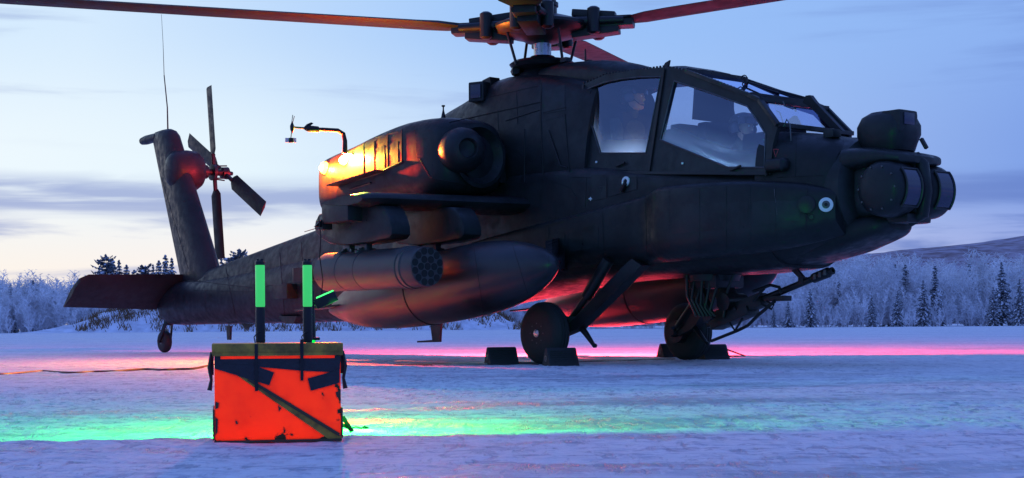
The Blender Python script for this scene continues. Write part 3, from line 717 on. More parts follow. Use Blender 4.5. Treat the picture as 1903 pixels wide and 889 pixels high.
# main landing gear
for s in (1, -1):
    wh = empty('main_wheel', (0, 0, 0)); wh.parent = H
    c = Vector((0, -1.02 * s, .305))
    b = MB(); tyre(b, c, (0, 1, 0), .312, .215, 44); part(b, 'tyre', rubber, wh)
    b = MB(); b.lathe(c - Vector((0, .10, 0)), (0, 1, 0), [(0, .03), (.0, .06), (.018, .07), (.022, .12), (.005, .13), (.002, .16), (.198, .16), (.195, .13), (.178, .12), (.182, .07), (.2, .06), (.2, .03)], 28); part(b, 'rim', rimm, wh)
    for q in range(8):
        a = q * pi / 4; b = MB(); b.lathe((c.x + .098 * cos(a), c.y - .093 * s, c.z + .098 * sin(a)), (0, -s, 0), [(0, .009), (.014, .009), (.016, .004)], 6); part(b, 'wheel_nut', greym, wh)
    b = MB(); b.lathe((c.x, c.y - .085 * s, c.z), (0, -s, 0), [(0, .045), (.03, .04), (.036, .012)], 14); part(b, 'hub_cap', steel, wh)
    g = empty('main_gear_leg', (0, 0, 0)); g.parent = H
    b = MB(); b.grid([[Vector((x + dx, -(y) * s + dy, z + dz)) for dx, dy, dz in ((-w, -.06, 0), (0, -.06, .07), (w, -.06, 0), (w, .06, 0), (0, .06, .07), (-w, .06, 0))] for x, y, z, w in ((0.0, .86, .26, .07), (.22, .82, .34, .10), (.55, .74, .62, .12), (.95, .66, .95, .13))]); part(b, 'trailing_arm', blackm, g)
    b = MB(); b.lathe((0, -.90 * s, .305), (0, s, 0), [(0, .05), (.1, .06), (.14, .04)], 12); b.lathe((0, -.98 * s, .305), (0, s, 0), [(0, .12), (.16, .12)], 20); part(b, 'axle_brake', blackm, g)
    b = MB(); b.tube([(.06, -.80 * s, .36), (.36, -.78 * s, .66)], .035, 10); b.tube([(.36, -.78 * s, .66), (.62, -.72 * s, 1.02)], .06, 12); part(b, 'shock_strut', blackm, g)
    b = MB(); b.tube([(.14, -.80 * s, .42), (.30, -.80 * s, .36), (.37, -.80 * s, .30), (.50, -.80 * s, .17)], [.02, .035, .03, .018], 8); b.lathe((.50, -.80 * s, .16), (0, 0, 1), [(0, .015), (.02, .026), (.04, .015)], 8); part(b, 'tie_down_arm', blackm, g)
    b = MB(); b.bar((.02, -.90 * s, .46), (.34, -.84 * s, .45), .03, .035); b.prism([(.12, -.88 * s, .44), (.26, -.87 * s, .44), (.18, -.87 * s, .30)], (0, .015, 0)); part(b, 'brake_bracket', greym, g)

# chain gun under the belly
gun = empty('chain_gun', (0, 0, 0)); gun.parent = H
m0, m1 = P(1548, 503), P(1330, 592)
d = (m0 - m1).normalized(); L_ = (m0 - m1).length
b = MB(); b.lathe(m1, d, [(0, .045), (.55, .045), (.56, .032), (L_ - .24, .030)], 14); part(b, 'barrel', blackm, gun)
b = MB(); b.lathe(m0 - d * .25, d, [(0, .030), (.02, .045), (.20, .047), (.21, .034), (.25, .034), (.252, .02), (.2, .018)], 14); part(b, 'muzzle_brake', blackm, gun)
for q in range(3):
    b = MB(); b.box(m0 - d * (.06 + .06 * q) + Vector((0, -.044, .0)), (.030, .012, .05), None, .003); part(b, 'muzzle_slot', greym, gun)
b = MB(); q0, q1 = P(1235, 640), P(1420, 556); b.bar(P(1318, 598), q1, .13, .13, bev=.02); b.bar(P(1330, 606), P(1400, 576), .18, .09, bev=.02); b.lathe(P(1362, 562), (0, 1, 0), [(-.14, .085), (.14, .085)], 16); b.bar(P(1345, 540), P(1372, 590), .16, .16, bev=.03); part(b, 'receiver', blackm, gun)
b = MB(); b.box((1.35, 0, .80), (.42, .40, .14), None, .03); b.bar((1.25, -.17, .85), (1.45, -.17, .42), .05, .12); b.bar((1.25, .17, .85), (1.45, .17, .42), .05, .12); b.lathe((1.35, 0, .80), (0, 0, 1), [(0, .25), (.12, .28)], 20); part(b, 'turret_mount', blackm, gun)
b = MB(); y_ = -.10
b.tube([P(1322, 634, 'y', y_), P(1372, 614, 'y', y_), P(1390, 605, 'y', y_), P(1410, 585, 'y', y_), P(1440, 560, 'y', y_)], .016, 7)
b.tube([P(1356, 600, 'y', y_), P(1366, 615, 'y', y_), P(1380, 592, 'y', y_)], .012, 6)
b.tube([P(1415, 565, 'y', y_), P(1434, 575, 'y', y_), P(1438, 567, 'y', y_), P(1425, 560, 'y', y_)], .010, 6)
b.tube([P(1400, 542, 'y', y_), P(1432, 530, 'y', y_), P(1448, 534, 'y', y_), P(1452, 545, 'y', y_)], .016, 6)
b.tube([P(1400, 560, 'y', y_), P(1420, 536, 'y', y_)], .014, 6); b.tube([P(1345, 590, 'y', y_), P(1352, 540, 'y', y_), P(1368, 500, 'y', y_)], .014, 6)
part(b, 'recoil_cradle', blackm, gun)
b = MB(); b.prism([P(1452, 484), P(1466, 484), P(1494, 516), P(1488, 521)], (0, .03, 0)); b.box(P(1492, 522), (.06, .07, .07), None, .01); part(b, 'barrel_stop', blackm, gun)
b = MB(); b.box(P(1445, 555), (.26, .10, .05), None, .01); part(b, 'feed_guide', redm if False else blackm, gun)
b = MB()
for q in range(6): b.tube([(1.2 + .07 * q, -.22 + .05 * (q % 3), .88), (1.22 + .06 * q, -.24, .66 - .03 * q), (1.30 + .05 * q, -.20, .46)], .014, 6)
part(b, 'hose_bundle', blackm, gun)

# canopy: frame, panes
KS = .17; Y0S, Z0S = -.575, 1.8
def cs(u, v): return Pslant(u, v, Y0S, KS, Z0S)
OUT = [cs(*p) for p in [(1061, 323), (1068, 240), (1084, 157), (1125, 139), (1182, 130), (1232, 125.5), (1247, 125.5), (1275, 132), (1335, 153.5), (1393, 177), (1412, 186), (1430, 211), (1446, 233), (1436, 270), (1431, 324), (1320, 324), (1208, 323)]]
WR = [cs(*p) for p in [(1084, 184), (1091.5, 166), (1122, 154), (1152, 147.5), (1190, 143.5), (1228, 143), (1215, 210), (1200, 285), (1115.6, 285), (1100, 235)]]
WF = [cs(*p) for p in [(1253, 151), (1320, 173), (1389, 198), (1406, 222), (1422.6, 249), (1421.5, 280), (1420.5, 311.6), (1353, 311.6), (1290, 286), (1227, 260), (1240, 205)]]
def holed(out, holes, thick):
    bm = bmesh.new(); es = []
    for loop in [out] + holes:
        vs = [bm.verts.new(p) for p in loop]
        es += [bm.edges.new((vs[i], vs[(i + 1) % len(vs)])) for i in range(len(vs))]
    r = bmesh.ops.triangle_fill(bm, use_beauty=True, use_dissolve=False, edges=es)
    fs = [f for f in bm.faces]
    e = bmesh.ops.extrude_face_region(bm, geom=fs)
    for v in [g for g in e['geom'] if isinstance(g, bmesh.types.BMVert)]: v.co += Vector(thick)
    bm.verts.ensure_lookup_table(); ix = {v: i for i, v in enumerate(bm.verts)}
    out_ = ([v.co.copy() for v in bm.verts], [tuple(ix[v] for v in f.verts) for f in bm.faces]); bm.free(); return out_
cano = empty('canopy', (0, 0, 0)); cano.parent = H
def grow(loop, k):
    c = sum(loop, Vector()) / len(loop); return [c + (p - c) * k for p in loop]
def pane(loop, name='window_pane', th=(0, .008, 0), glow_h=.30, zlo=None, parent=None):
    """glass pane subdivided so that the painted glow varies over it"""
    bm = bmesh.new(); vs = [bm.verts.new(p) for p in loop]; bm.faces.new(vs)
    bmesh.ops.triangulate(bm, faces=bm.faces[:])
    for _ in range(3): bmesh.ops.subdivide_edges(bm, edges=bm.edges[:], cuts=1, use_grid_fill=True)
    me = bpy.data.meshes.new(name); bm.to_mesh(me); bm.free(); me.materials.append(glass)
    at_ = me.attributes.new('frost', 'FLOAT', 'POINT')
    n = len(loop)
    for i, v in enumerate(me.vertices):
        # height above the sill line of this pane at the same x
        lo = 1e9
        for k in range(n):
            a, c = loop[k], loop[(k + 1) % n]
            if min(a.x, c.x) - 1e-4 <= v.co.x <= max(a.x, c.x) + 1e-4 and abs(a.x - c.x) > 1e-3:
                lo = min(lo, a.z + (c.z - a.z) * (v.co.x - a.x) / (c.x - a.x))
        at_.data[i].value = max(0., 1 - (v.co.z - lo) / glow_h) if glow_h and lo < 1e8 else 0.
    o = bpy.data.objects.new(name, me); COL.objects.link(o); o.parent = parent or cano
    return o
for s in (1, -1):
    fo = lambda l: [Vector((p.x, p.y * s, p.z)) for p in l]
    v, f = holed(fo(OUT), [fo(WR), fo(WF)], (0, .045 * s, 0)); mb = MB().add(v, f); fr_ = part(mb, 'canopy_frame', paint2, cano, 20, skin=(s == 1))
    inn = Vector((0, .02 * s, 0))
    pane([p + inn for p in grow(fo(WR), 1.02)], glow_h=.30); pane([p + inn for p in grow(fo(WF), 1.02)], glow_h=.36)
    # raised window seals
    for w in (WR, WF):
        b = MB(); l = fo(grow(w, 1.0)); b.tube(l + [l[0], l[1]], .008, 6); part(b, 'window_seal', greym, fr_)
    b = MB()
    for (a, c) in (((1236, 128), (1207, 322)), ((1062, 321), (1428, 323)), ((1086, 158), (1064, 320))):
        p, q = cs(*a), cs(*c); b.bar((p.x, (p.y - .012) * s, p.z), (q.x, (q.y - .012) * s, q.z), .012, .028, up=(1, 0, 0))
    part(b, 'door_seam', blackm, fr_)
# roof (solid over the rear seat, glass ahead) and windscreen, from the starboard edge across to port
tops = [Vector(p) for p in OUT[2:13]]
def strip(i0, i1, dz=0.0):
    rg = [[Vector((p.x, p.y * k, p.z + dz + (.035 if abs(k) < .9 else 0.0))) for k in (1, .5, 0, -.5, -1)] for p in tops[i0:i1 + 1]]
    return rg
rg = strip(0, 5); b = MB(); b.grid(rg, closed=False); b.grid([[p - Vector((0, 0, .04)) for p in r] for r in rg], closed=False); part(b, 'roof_panel', paint2, cano)
# dark headliner / rear bulkhead
b = MB(); b.box((.02, 0, 2.35), (.06, .86, .86), None, .01); part(b, 'rear_bulkhead', dark, cano)
def quadpane(i0, i1, inset=.93, frost=0):
    a, c = tops[i0], tops[i1]
    pane([Vector((a.x, a.y * inset, a.z)), Vector((c.x, c.y * inset, c.z)), Vector((c.x, -c.y * inset, c.z)), Vector((a.x, -a.y * inset, a.z))], 'windscreen_pane', glow_h=0)
quadpane(5, 7); quadpane(8, 10)
b = MB()
for i in (5, 7, 8, 10):
    a = tops[i]; b.bar((a.x, a.y, a.z + .005), (a.x, -a.y, a.z + .005), .05, .04)
for i0, i1 in ((5, 7), (7, 8), (8, 10)):
    for s in (1, -1):
        a, c = tops[i0], tops[i1]; b.bar((a.x, a.y * s, a.z), (c.x, c.y * s, c.z), .05, .035)
part(b, 'windscreen_frame', paint2, cano)
# rivet beads along the roof frame
b = MB()
for i0, i1 in ((0, 1), (1, 3), (3, 5), (5, 7)):
    a, c = tops[i0], tops[i1]; n = int((c - a).length / .045)
    for k in range(n):
        p = a.lerp(c, k / n); b.box((p.x, p.y + .01, p.z + .012), (.016, .016, .016))
part(b, 'rivet_row', blackm, cano)['kind'] = 'stuff'
# wipers and their pivot, wire cutter
b = MB(); ry = -.10
b.tube([P(1341, 140, 'y', .30), P(1448, 173, 'y', .25)], .014, 6); b.tube([P(1386, 152, 'y', .1), P(1497, 182, 'y', .1)], .010, 6); b.tube([P(1385, 160, 'y', .05), P(1440, 181, 'y', .05)], .009, 6)
for q in ((1383, 145), (1384, 158)): b.tube([P(q[0] + 5 * cos(k * pi / 4), q[1] + 5 * sin(k * pi / 4), 'y', .08) for k in range(9)], .006, 5)
b.bar(P(1386, 144, 'y', .08), P(1387, 158, 'y', .08), .03, .03)
part(b, 'windscreen_wiper', blackm, cano)
b = MB(); b.prism([P(1497, 178, 'y', .0), P(1505, 177, 'y', 0), P(1514, 189, 'y', 0), P(1566, 244, 'y', 0), P(1545, 240, 'y', 0), P(1510, 204, 'y', 0), P(1492, 191, 'y', 0)], (0, .05, 0)); part(b, 'wire_cutter', blackm, cano)
b = MB(); b.prism([P(1230, 127, 'y', -.3), P(1236, 117, 'y', -.3), P(1244, 112, 'y', -.3), P(1241, 127, 'y', -.3)], (0, .02, 0)); part(b, 'roof_cutter', blackm, cano)
b = MB(); b.tube([P(1455, 189, 'y', -.25), P(1458, 197, 'y', -.25), P(1474, 203, 'y', -.25), P(1476, 196, 'y', -.25)], .006, 5); b.tube([P(1456, 236, 'y', -.5), P(1462, 222, 'y', -.5), P(1468, 232, 'y', -.5), P(1470, 262, 'y', -.5)], .006, 5); b.tube([P(1423, 327, 'y', -.60), P(1423, 318, 'y', -.62), P(1431, 315, 'y', -.60)], .007, 5); part(b, 'grab_handle', greym, cano)
for (u, v) in ((1109, 301.5), (1269, 304)):
    q = cs(u, v); b = MB(); b.lathe(q + Vector((0, -.001, 0)), (0, -1, 0), [(0, .012), (.01, .011), (.012, .004)], 10); part(b, 'latch_button', whitem, cano)
for (u, v) in ((1156, 307), (1370, 314)):
    q = cs(u, v); b = MB(); b.bar(q + Vector((-.07, -.02, -.01)), q + Vector((.06, -.02, .02)), .02, .018); part(b, 'door_handle', blackm, cano)
# cockpit fittings
b = MB(); b.box((2.25, 0, 1.95), (.34, .80, .36), None, .05); b.box((2.2, .1, 2.16), (.22, .30, .10), None, .03); b.box((1.95, .05, 2.02), (.16, .24, .30), None, .03); part(b, 'front_instrument_panel', dark, cano)
b = MB(); b.box((1.05, .02, 2.12), (.18, .72, .34), None, .04); b.box((1.0, .0, 2.31), (.14, .34, .1), None, .03); b.box((1.22, .18, 2.34), (.10, .14, .08), None, .02); b.box((1.38, .1, 2.30), (.18, .20, .08), None, .02); part(b, 'rear_instrument_panel', dark, cano)
b = MB(); b.box((.26, 0, 2.18), (.14, .48, .76), None, .05); b.box((.50, 0, 1.98), (.46, .48, .14), None, .04); part(b, 'rear_seat', dark, cano)
b = MB(); b.box((1.42, 0, 2.02), (.13, .48, .62), None, .05); b.box((1.66, 0, 1.80), (.46, .48, .12), None, .04); part(b, 'front_seat', dark, cano)
b = MB(); b.prism([P(1290, 158, 'y', .26), P(1352, 176, 'y', .26), P(1364, 232, 'y', .26), P(1286, 222, 'y', .26)], (0, .05, 0)); b.bar((1.62, .43, 2.60), (1.72, .46, 2.2), .05, .05); part(b, 'headrest_screen', dark, cano)
disp = mat('amber_display', (.3, .22, .05), .4, emit=(1, .62, .12), estr=14.0)
b = MB(); b.box((.945, -.13, 2.17), (.012, .13, .13), None, .003); b.box((.945, .13, 2.17), (.012, .13, .13), None, .003); part(b, 'display', disp, cano)
fl = mat('cockpit_flood_lens', (.5, .6, .7), .4, emit=(.30, .56, 1), estr=42.0)
for c, r_ in (((1.66, -.30, 1.80), .85), ((.56, -.28, 1.98), .55)):
    b = MB(); b.box(c, (r_, .03, .02), None, .006); part(b, 'cockpit_flood_light', fl, cano)
b = MB(); b.prism([cs(1297, 278.0) + Vector((0, .05, 0)), cs(1312, 281) + Vector((0, .05, 0)), cs(1340, 291) + Vector((0, .05, 0)), cs(1380, 295) + Vector((0, .05, 0)), cs(1401, 301) + Vector((0, .05, 0)), cs(1394, 304) + Vector((0, .05, 0)), cs(1350, 304) + Vector((0, .05, 0)), cs(1320, 293) + Vector((0, .05, 0))], (0, .03, 0)); part(b, 'side_grip', dark, cano)

# sight turrets on the nose
b = MB(); b.lathe((3.06, 0, 1.55), (1, 0, 0), [(0, .46), (.01, .475), (.16, .45), (.2, .40), (.22, .3)], 40); part(b, 'nose_collar', paint2, no)
td = empty('target_sight', (0, 0, 0)); td.parent = H
b = MB(); b.grid([sring(x, 0, 1.55, ry, rz, 3, 28) for x, ry, rz in ((3.2, .30, .30), (3.4, .30, .28), (3.62, .14, .25), (3.74, .10, .24))]); b.grid([sring(x, 0, z, ry, rz, 3.4, 32) for x, z, ry, rz in ((3.14, 1.78, .34, .10), (3.2, 1.79, .40, .12), (3.45, 1.80, .38, .085), (3.64, 1.785, .36, .06), (3.74, 1.77, .30, .05), (3.78, 1.76, .16, .03))]); b.tube([(3.70, -.02, 1.80), (3.77, -.01, 1.72), (3.79, .0, 1.50), (3.76, .0, 1.30), (3.64, -.01, 1.24)], [.05, .055, .06, .055, .04], 12); b.box((3.52, 0, 1.27), (.42, .34, .08), None, .03); part(b, 'yoke', paint2, td)
for s in (1, -1):
    cy = -.215 * s; prof = [(-.16, .15), (-.13, .215), (-.08, .238), (.05, .243), (.14, .232), (.19, .20), (.215, .14), (.222, .02)]
    b = MB(); b.lathe((3.60, cy, 1.515), (0, -s, 0), prof, 40); dr = part(b, 'sight_drum', paint, td, 50)
    b = MB(); rg = []
    for a in [R(q) for q in range(-36, 37, 8)]:
        rg.append([Vector((3.60 + .248 * cos(a), cy - s * y, 1.515 + .248 * sin(a))) for y in (-.08, -.02, .05, .11)])
    b.grid(rg, closed=False); b.grid([[Vector((p.x - .012, p.y, p.z)) for p in r] for r in rg], closed=False); part(b, 'optic_window', optic, dr, 60)
    b = MB()
    for y in (-.09, .12): b.tube([Vector((3.60 + .25 * cos(R(q)), cy - s * y, 1.515 + .25 * sin(R(q)))) for q in range(-40, 41, 8)], .010, 6)
    for q in (-39, 39): b.tube([Vector((3.60 + .25 * cos(R(q)), cy - s * y, 1.515 + .25 * sin(R(q)))) for y in (-.09, .0, .12)], .010, 6)
    part(b, 'window_frame', blackm, dr)
    for q in range(10):
        b = MB(); a_ = q * pi / 5; b.lathe((3.60 + .185 * cos(a_), cy - s * .19, 1.515 + .185 * sin(a_)), (0, -s, 0), [(0, .009), (.016, .009), (.018, .003)], 6); part(b, 'bolt', greym, dr)
pv = empty('night_vision_turret', (0, 0, 0)); pv.parent = H
def rrect(cx, cy, z, a, c, n=28, e=3.2): return [Vector((p.y, p.z, z)) for p in [Vector((0, cx + a * math.copysign(abs(cos(t)) ** (2 / e), cos(t)), cy + c * math.copysign(abs(sin(t)) ** (2 / e), sin(t)))) for t in [2 * pi * k / n for k in range(n)]]]
b = MB(); b.grid([rrect(3.42, 0, z, a, c) for z, a, c in ((1.86, .20, .18), (1.93, .22, .2), (2.0, .25, .22), (2.08, .25, .22), (2.16, .21, .19), (2.20, .13, .14), (2.205, .05, .06))]); b.box((3.56, -.04, 2.10), (.20, .26, .20), None, .04); part(b, 'turret_shell', paint, pv, 50)
b = MB(); b.box((3.665, -.05, 2.12), (.012, .14, .10), None, .003); part(b, 'optic_window', optic, pv)
b = MB(); b.lathe((3.42, 0, 1.80), (0, 0, 1), [(0, .17), (.08, .17)], 24); b.bar(P(1712, 258), P(1722, 276), .03, .03); part(b, 'turret_base', blackm, pv)

# rotor mast, hub, blades
mx = -1.21
b = MB(); b.lathe((mx, 0, 2.95), (0, 0, 1), [(0, .32), (.12, .30), (.20, .26), (.26, .20)], 32); b.tube([(mx + .30 * cos(R(k)) - .02, .30 * sin(R(k)), 3.2) for k in range(150, 260, 10)], .045, 8); b.tube([(mx - .30, -.06, 3.2), (mx - .32, -.06, 3.02)], .018, 6); part(b, 'mast_base', blackm, H)
b = MB(); b.lathe((mx, 0, 3.20), (0, 0, 1), [(0, .22), (.03, .34), (.07, .37), (.10, .33), (.13, .16), (.16, .13)], 36); sw = part(b, 'swashplate', blackm, H)
b = MB(); b.lathe((mx, 0, 3.1), (0, 0, 1), [(0, .098), (.55, .098), (.56, .085)], 24); part(b, 'mast_shaft', steel, H)
b = MB(); b.lathe((mx, 0, 3.50), (0, 0, 1), [(0, .10), (.02, .19), (.05, .24), (.08, .36), (.12, .50), (.17, .54), (.20, .54), (.24, .44), (.29, .28), (.31, .20), (.32, .165), (.40, .165), (.41, .18), (.45, .18), (.455, .155), (.80, .15), (.86, .10)], 40); hub = part(b, 'rotor_hub', blackm, H)
AZ = R(12)
for q in range(4):
    wa = AZ + q * pi / 2                      # world azimuth, 0 = straight away from the photographer
    wd = Vector((sin(wa), cos(wa), 0)); dd = toac(wd, True).normalized(); sdv = Vector((-dd.y, dd.x, 0))
    o = Vector((mx, 0, 3.70))
    b = MB()
    b.bar(o + dd * .28, o + dd * 1.02, .24, .12, bev=.03); b.bar(o + dd * .34 + Vector((0, 0, .12)), o + dd * .82 + Vector((0, 0, .07)), .16, .08, bev=.02); b.bar(o + dd * .34 - Vector((0, 0, .12)), o + dd * .86 - Vector((0, 0, .07)), .22, .10, bev=.02)
    for e in (-1, 1):
        b.tube([o + dd * .40 + sdv * e * .16, o + dd * .92 + sdv * e * .12], [.05, .04], 10)
        b.lathe(o + dd * .60 + sdv * e * .17 - Vector((0, 0, .15)), (0, 0, 1), [(0, .04), (.02, .07), (.28, .07), (.3, .04)], 10)
    part(b, 'blade_grip', blackm, hub)
    b = MB(); e = o + sdv * .24 + dd * .36; b.tube([e - Vector((0, 0, .05)), o + sdv * .27 + dd * .24 - Vector((0, 0, .46))], .016, 7); part(b, 'pitch_link', blackm, sw)
    rg = []
    for r in (.85, .98, 1.15, 1.4, 2.5, 3.7, 4.9, 6.1, 6.9, 7.2, 7.31):
        c = o + dd * r + Vector((0, 0, .108 * (r - .7) if r > .7 else 0))
        w = .10 if r < .9 else (.16 if r < 1.0 else (.24 if r < 1.2 else (.265 if r < 7.25 else .12))); th = .035 if r < 1.3 else .027
        if r > 6.9: c = c - sdv * .06
        rg.append([c + sdv * w, c + sdv * w * .72 + Vector((0, 0, th)), c + Vector((0, 0, th * .9)), c - sdv * w + Vector((0, 0, .004)), c - sdv * w - Vector((0, 0, .004)), c - Vector((0, 0, th * .7)), c + sdv * w * .72 - Vector((0, 0, th * .8))])
    part(MB().grid(rg), 'main_rotor_blade', mat('blade_black', (.008, .009, .010), .6, spec=.2), H, 30)

# deck fittings
b = MB(); c = P(897, 172, 'y', -.45); b.box(c + Vector((-.02, -.02, 0)), (.20, .18, .22), Matrix.Rotation(R(20), 3, 'Z'), .02); b.prism([P(896, 150, 'y', -.4), P(910, 143, 'y', -.4), P(918, 192, 'y', -.4), P(900, 192, 'y', -.4)], (0, .14, 0)); je = part(b, 'jammer_unit', paint2, co)
b = MB(); b.box(c + Vector((.02, -.115, 0)), (.13, .012, .15), Matrix.Rotation(R(20), 3, 'Z'), .003); part(b, 'jammer_window', optic, je)
b = MB(); b.lathe(P(824, 224, 'y', -.7), (0, 0, 1), [(0, .035), (.02, .03), (.10, .012), (.12, .008), (.15, .008), (.155, .02), (.17, .02)], 10); part(b, 'deck_antenna', blackm, co)
b = MB(); b.tube([P(1088, 122, 'y', 0), P(1088, 92, 'y', 0)], [.012, .010], 6); b.box(P(1051, 112, 'y', -.1), (.10, .08, .05), None, .01); b.bar(P(1053, 124, 'y', -.1), P(1053, 112, 'y', -.1), .02, .02); b.box((-.45, 0, 3.20), (.06, .06, .03), None, .008); part(b, 'deck_probe', blackm, co)
# air data boom on the nacelle
b = MB(); x_ = -2.8
b.tube([P(641, 286, 'x', x_), P(641, 262, 'x', x_), P(638, 249, 'x', x_), P(628, 242.5, 'x', x_), P(600, 241, 'x', x_), P(592, 241, 'x', x_)], [.03, .026, .025, .022, .022, .022], 10)
ad = part(b, 'air_data_boom', paint2, NAC[1])
b = MB(); q = P(592, 241, 'x', x_); b.lathe(q, (0, -1, 0), [(0, .02), (.01, .035), (.13, .036), (.17, .022), (.18, .012), (.34, .010)], 12); b.prism([P(563, 238, 'x', x_), P(566, 241, 'x', x_), P(573, 236, 'x', x_), P(581, 230, 'x', x_), P(577, 228, 'x', x_), P(570, 231, 'x', x_)], (.02, 0, 0)); part(b, 'airspeed_sensor', paint2, ad)
b = MB(); b.lathe(P(543, 248, 'x', x_), (0, 0, 1), [(0, .004), (.04, .022), (.08, .024), (.13, .004)], 10); b.tube([P(544, 214, 'x', x_), P(541, 236, 'x', x_)], .004, 5); b.tube([P(547, 216, 'x', x_), P(542, 236, 'x', x_)], .004, 5); b.tube([P(542, 246, 'x', x_), P(540, 260, 'x', x_)], .005, 5); b.box(P(540, 261, 'x', x_), (.05, .05, .05), None, .006); part(b, 'wind_vane', blackm, ad)
b = MB(); b.box(P(534, 261, 'x', x_), (.01, .05, .05)); b.box(P(546.5, 261, 'x', x_), (.01, .05, .05)); part(b, 'vane_plate', whitem, ad)

# things laid on to the skin: find the skin with a ray from the photograph's viewpoint
vv, ff = [], []
for v, f in BODY:
    k = len(vv); vv += [Vector(p) for p in v]; ff += [tuple(i + k for i in q) for q in f]
BVH = BVHTree.FromPolygons(vv, ff)
def hit(u, v):
    dr = toac(wray(u, v), True).normalized(); l, n, i, d = BVH.ray_cast(RO, dr)
    if l is None: return None, None
    if n.dot(dr) > 0: n = -n
    return l, n
def panel(poly, name='access_panel', m=None, lift=.006, parent=H, cell=12):
    """thin raised panel that follows the skin"""
    us = [p[0] for p in poly]; n = max(2, int((max(us) - min(us)) / cell) + 1)
    def edge(u, lowside):
        best = None
        for k in range(len(poly)):
            a, c = poly[k], poly[(k + 1) % len(poly)]
            if a[0] == c[0]: cand = [a[1], c[1]] if abs(u - a[0]) < .01 else []
            elif min(a[0], c[0]) - 1e-6 <= u <= max(a[0], c[0]) + 1e-6: cand = [a[1] + (c[1] - a[1]) * (u - a[0]) / (c[0] - a[0])]
            else: cand = []
            for q in cand: best = q if best is None else (max(best, q) if lowside else min(best, q))
        return best
    g0, g1 = [], []
    rows = 3
    for i in range(n):
        u = min(us) + (max(us) - min(us)) * i / (n - 1); t, bb = edge(u, False), edge(u, True)
        r0, r1 = [], []
        for j in range(rows + 1):
            l, nn = hit(u, t + (bb - t) * j / rows)
            if l is None: return None
            r0.append(l + nn * lift); r1.append(l - nn * .004)
        g0.append(r0); g1.append(r1)
    b = MB(); loops = [g0[i] + g1[i][::-1] for i in range(n)]; b.grid(loops)
    return part(b, name, m or paint2, parent, 30)
def line(pts, name='panel_seam', w=.006, m=None, parent=H, lift=.002):
    ps = []
    for k in range(len(pts) - 1):
        (a, c), (e, f_) = pts[k], pts[k + 1]; n = max(2, int(math.hypot(e - a, f_ - c) / 9))
        for j in range(n + (k == len(pts) - 2)):
            l, nn = hit(a + (e - a) * j / n, c + (f_ - c) * j / n)
            if l is not None: ps.append(l + nn * lift)
    if len(ps) < 2: return
    b = MB(); b.tube(ps, w, 5); return part(b, name, m or seam, parent)
def disc(u, v, r, name, m, th=.012, parent=H, prof=None):
    l, n = hit(u, v)
    if l is None: return
    b = MB(); b.lathe(l - n * .004, n, prof or [(0, r), (th, r), (th + .003, r * .85), (th + .003, .001)], 24); return part(b, name, m, parent)
st_ = SP[1]
for poly in ([(1014, 420), (1050, 410), (1050, 500), (1014, 505)], [(1058, 408), (1112, 394), (1112, 492), (1058, 498)], [(1250, 352), (1390, 343), (1390, 462), (1250, 474)], [(1398, 343), (1486, 343), (1486, 440), (1398, 458)]):
    panel(poly, parent=st_, lift=.003)
panel([(1028, 476), (1055, 476), (1055, 503), (1028, 503)], 'vent_opening', seam, .002, st_, 8)
panel([(1100, 326), (1128, 326), (1128, 368), (1100, 374)], parent=H); panel([(1132, 327), (1184, 327), (1184, 352), (1132, 366)], parent=H)
panel([(1012, 170), (1050, 158), (1050, 205), (1012, 212)], parent=co, lift=.004)
for l in ([(1007, 145), (1005, 215), (1010, 335)], [(1050, 212), (1058, 320)], [(1010, 210), (1052, 200)], [(940, 225), (1002, 205)], [(975, 240), (975, 340)], [(835, 228), (1005, 190)], [(1500, 345), (1498, 430)]): line(l, parent=H)
line([(1020, 242), (1043, 308), (1056, 312)], 'bonding_strap', .006, blackm, lift=.012)
line([(1438, 340), (1440, 365), (1444, 400)], 'fluid_streak', .003, mat('streak_grey', (.10, .10, .11), .6), lift=.0)
for l in ([(340, 520), (470, 535), (590, 520)], [(420, 500), (440, 600)], [(520, 470), (530, 600)], [(340, 375), (372, 365)]): line(l, w=.004)
for l in ([(1020, 405), (1020, 505)], [(1120, 388), (1122, 490)], [(1200, 365), (1202, 480)], [(1300, 350), (1300, 470)], [(1350, 346), (1350, 466)], [(1440, 342), (1442, 450)], [(1060, 330), (1200, 331)], [(1090, 330), (1088, 385)], [(1015, 330), (1060, 350), (1075, 372)], [(1480, 255), (1478, 330)], [(1445, 330), (1530, 326)], [(870, 190), (1000, 160)], [(925, 205), (930, 330)], [(880, 235), (990, 300)], [(960, 170), (962, 230)]): line(l, w=.0022)
for l in ([(360, 540), (580, 545)], [(380, 515), (384, 600)], [(470, 485), (476, 602)], [(560, 450), (566, 560)], [(300, 330), (350, 500)], [(312, 420), (372, 412)], [(322, 460), (382, 455)], [(790, 455), (800, 470)], [(950, 447), (985, 560)], [(880, 455), (900, 590)]): line(l, w=.0022)
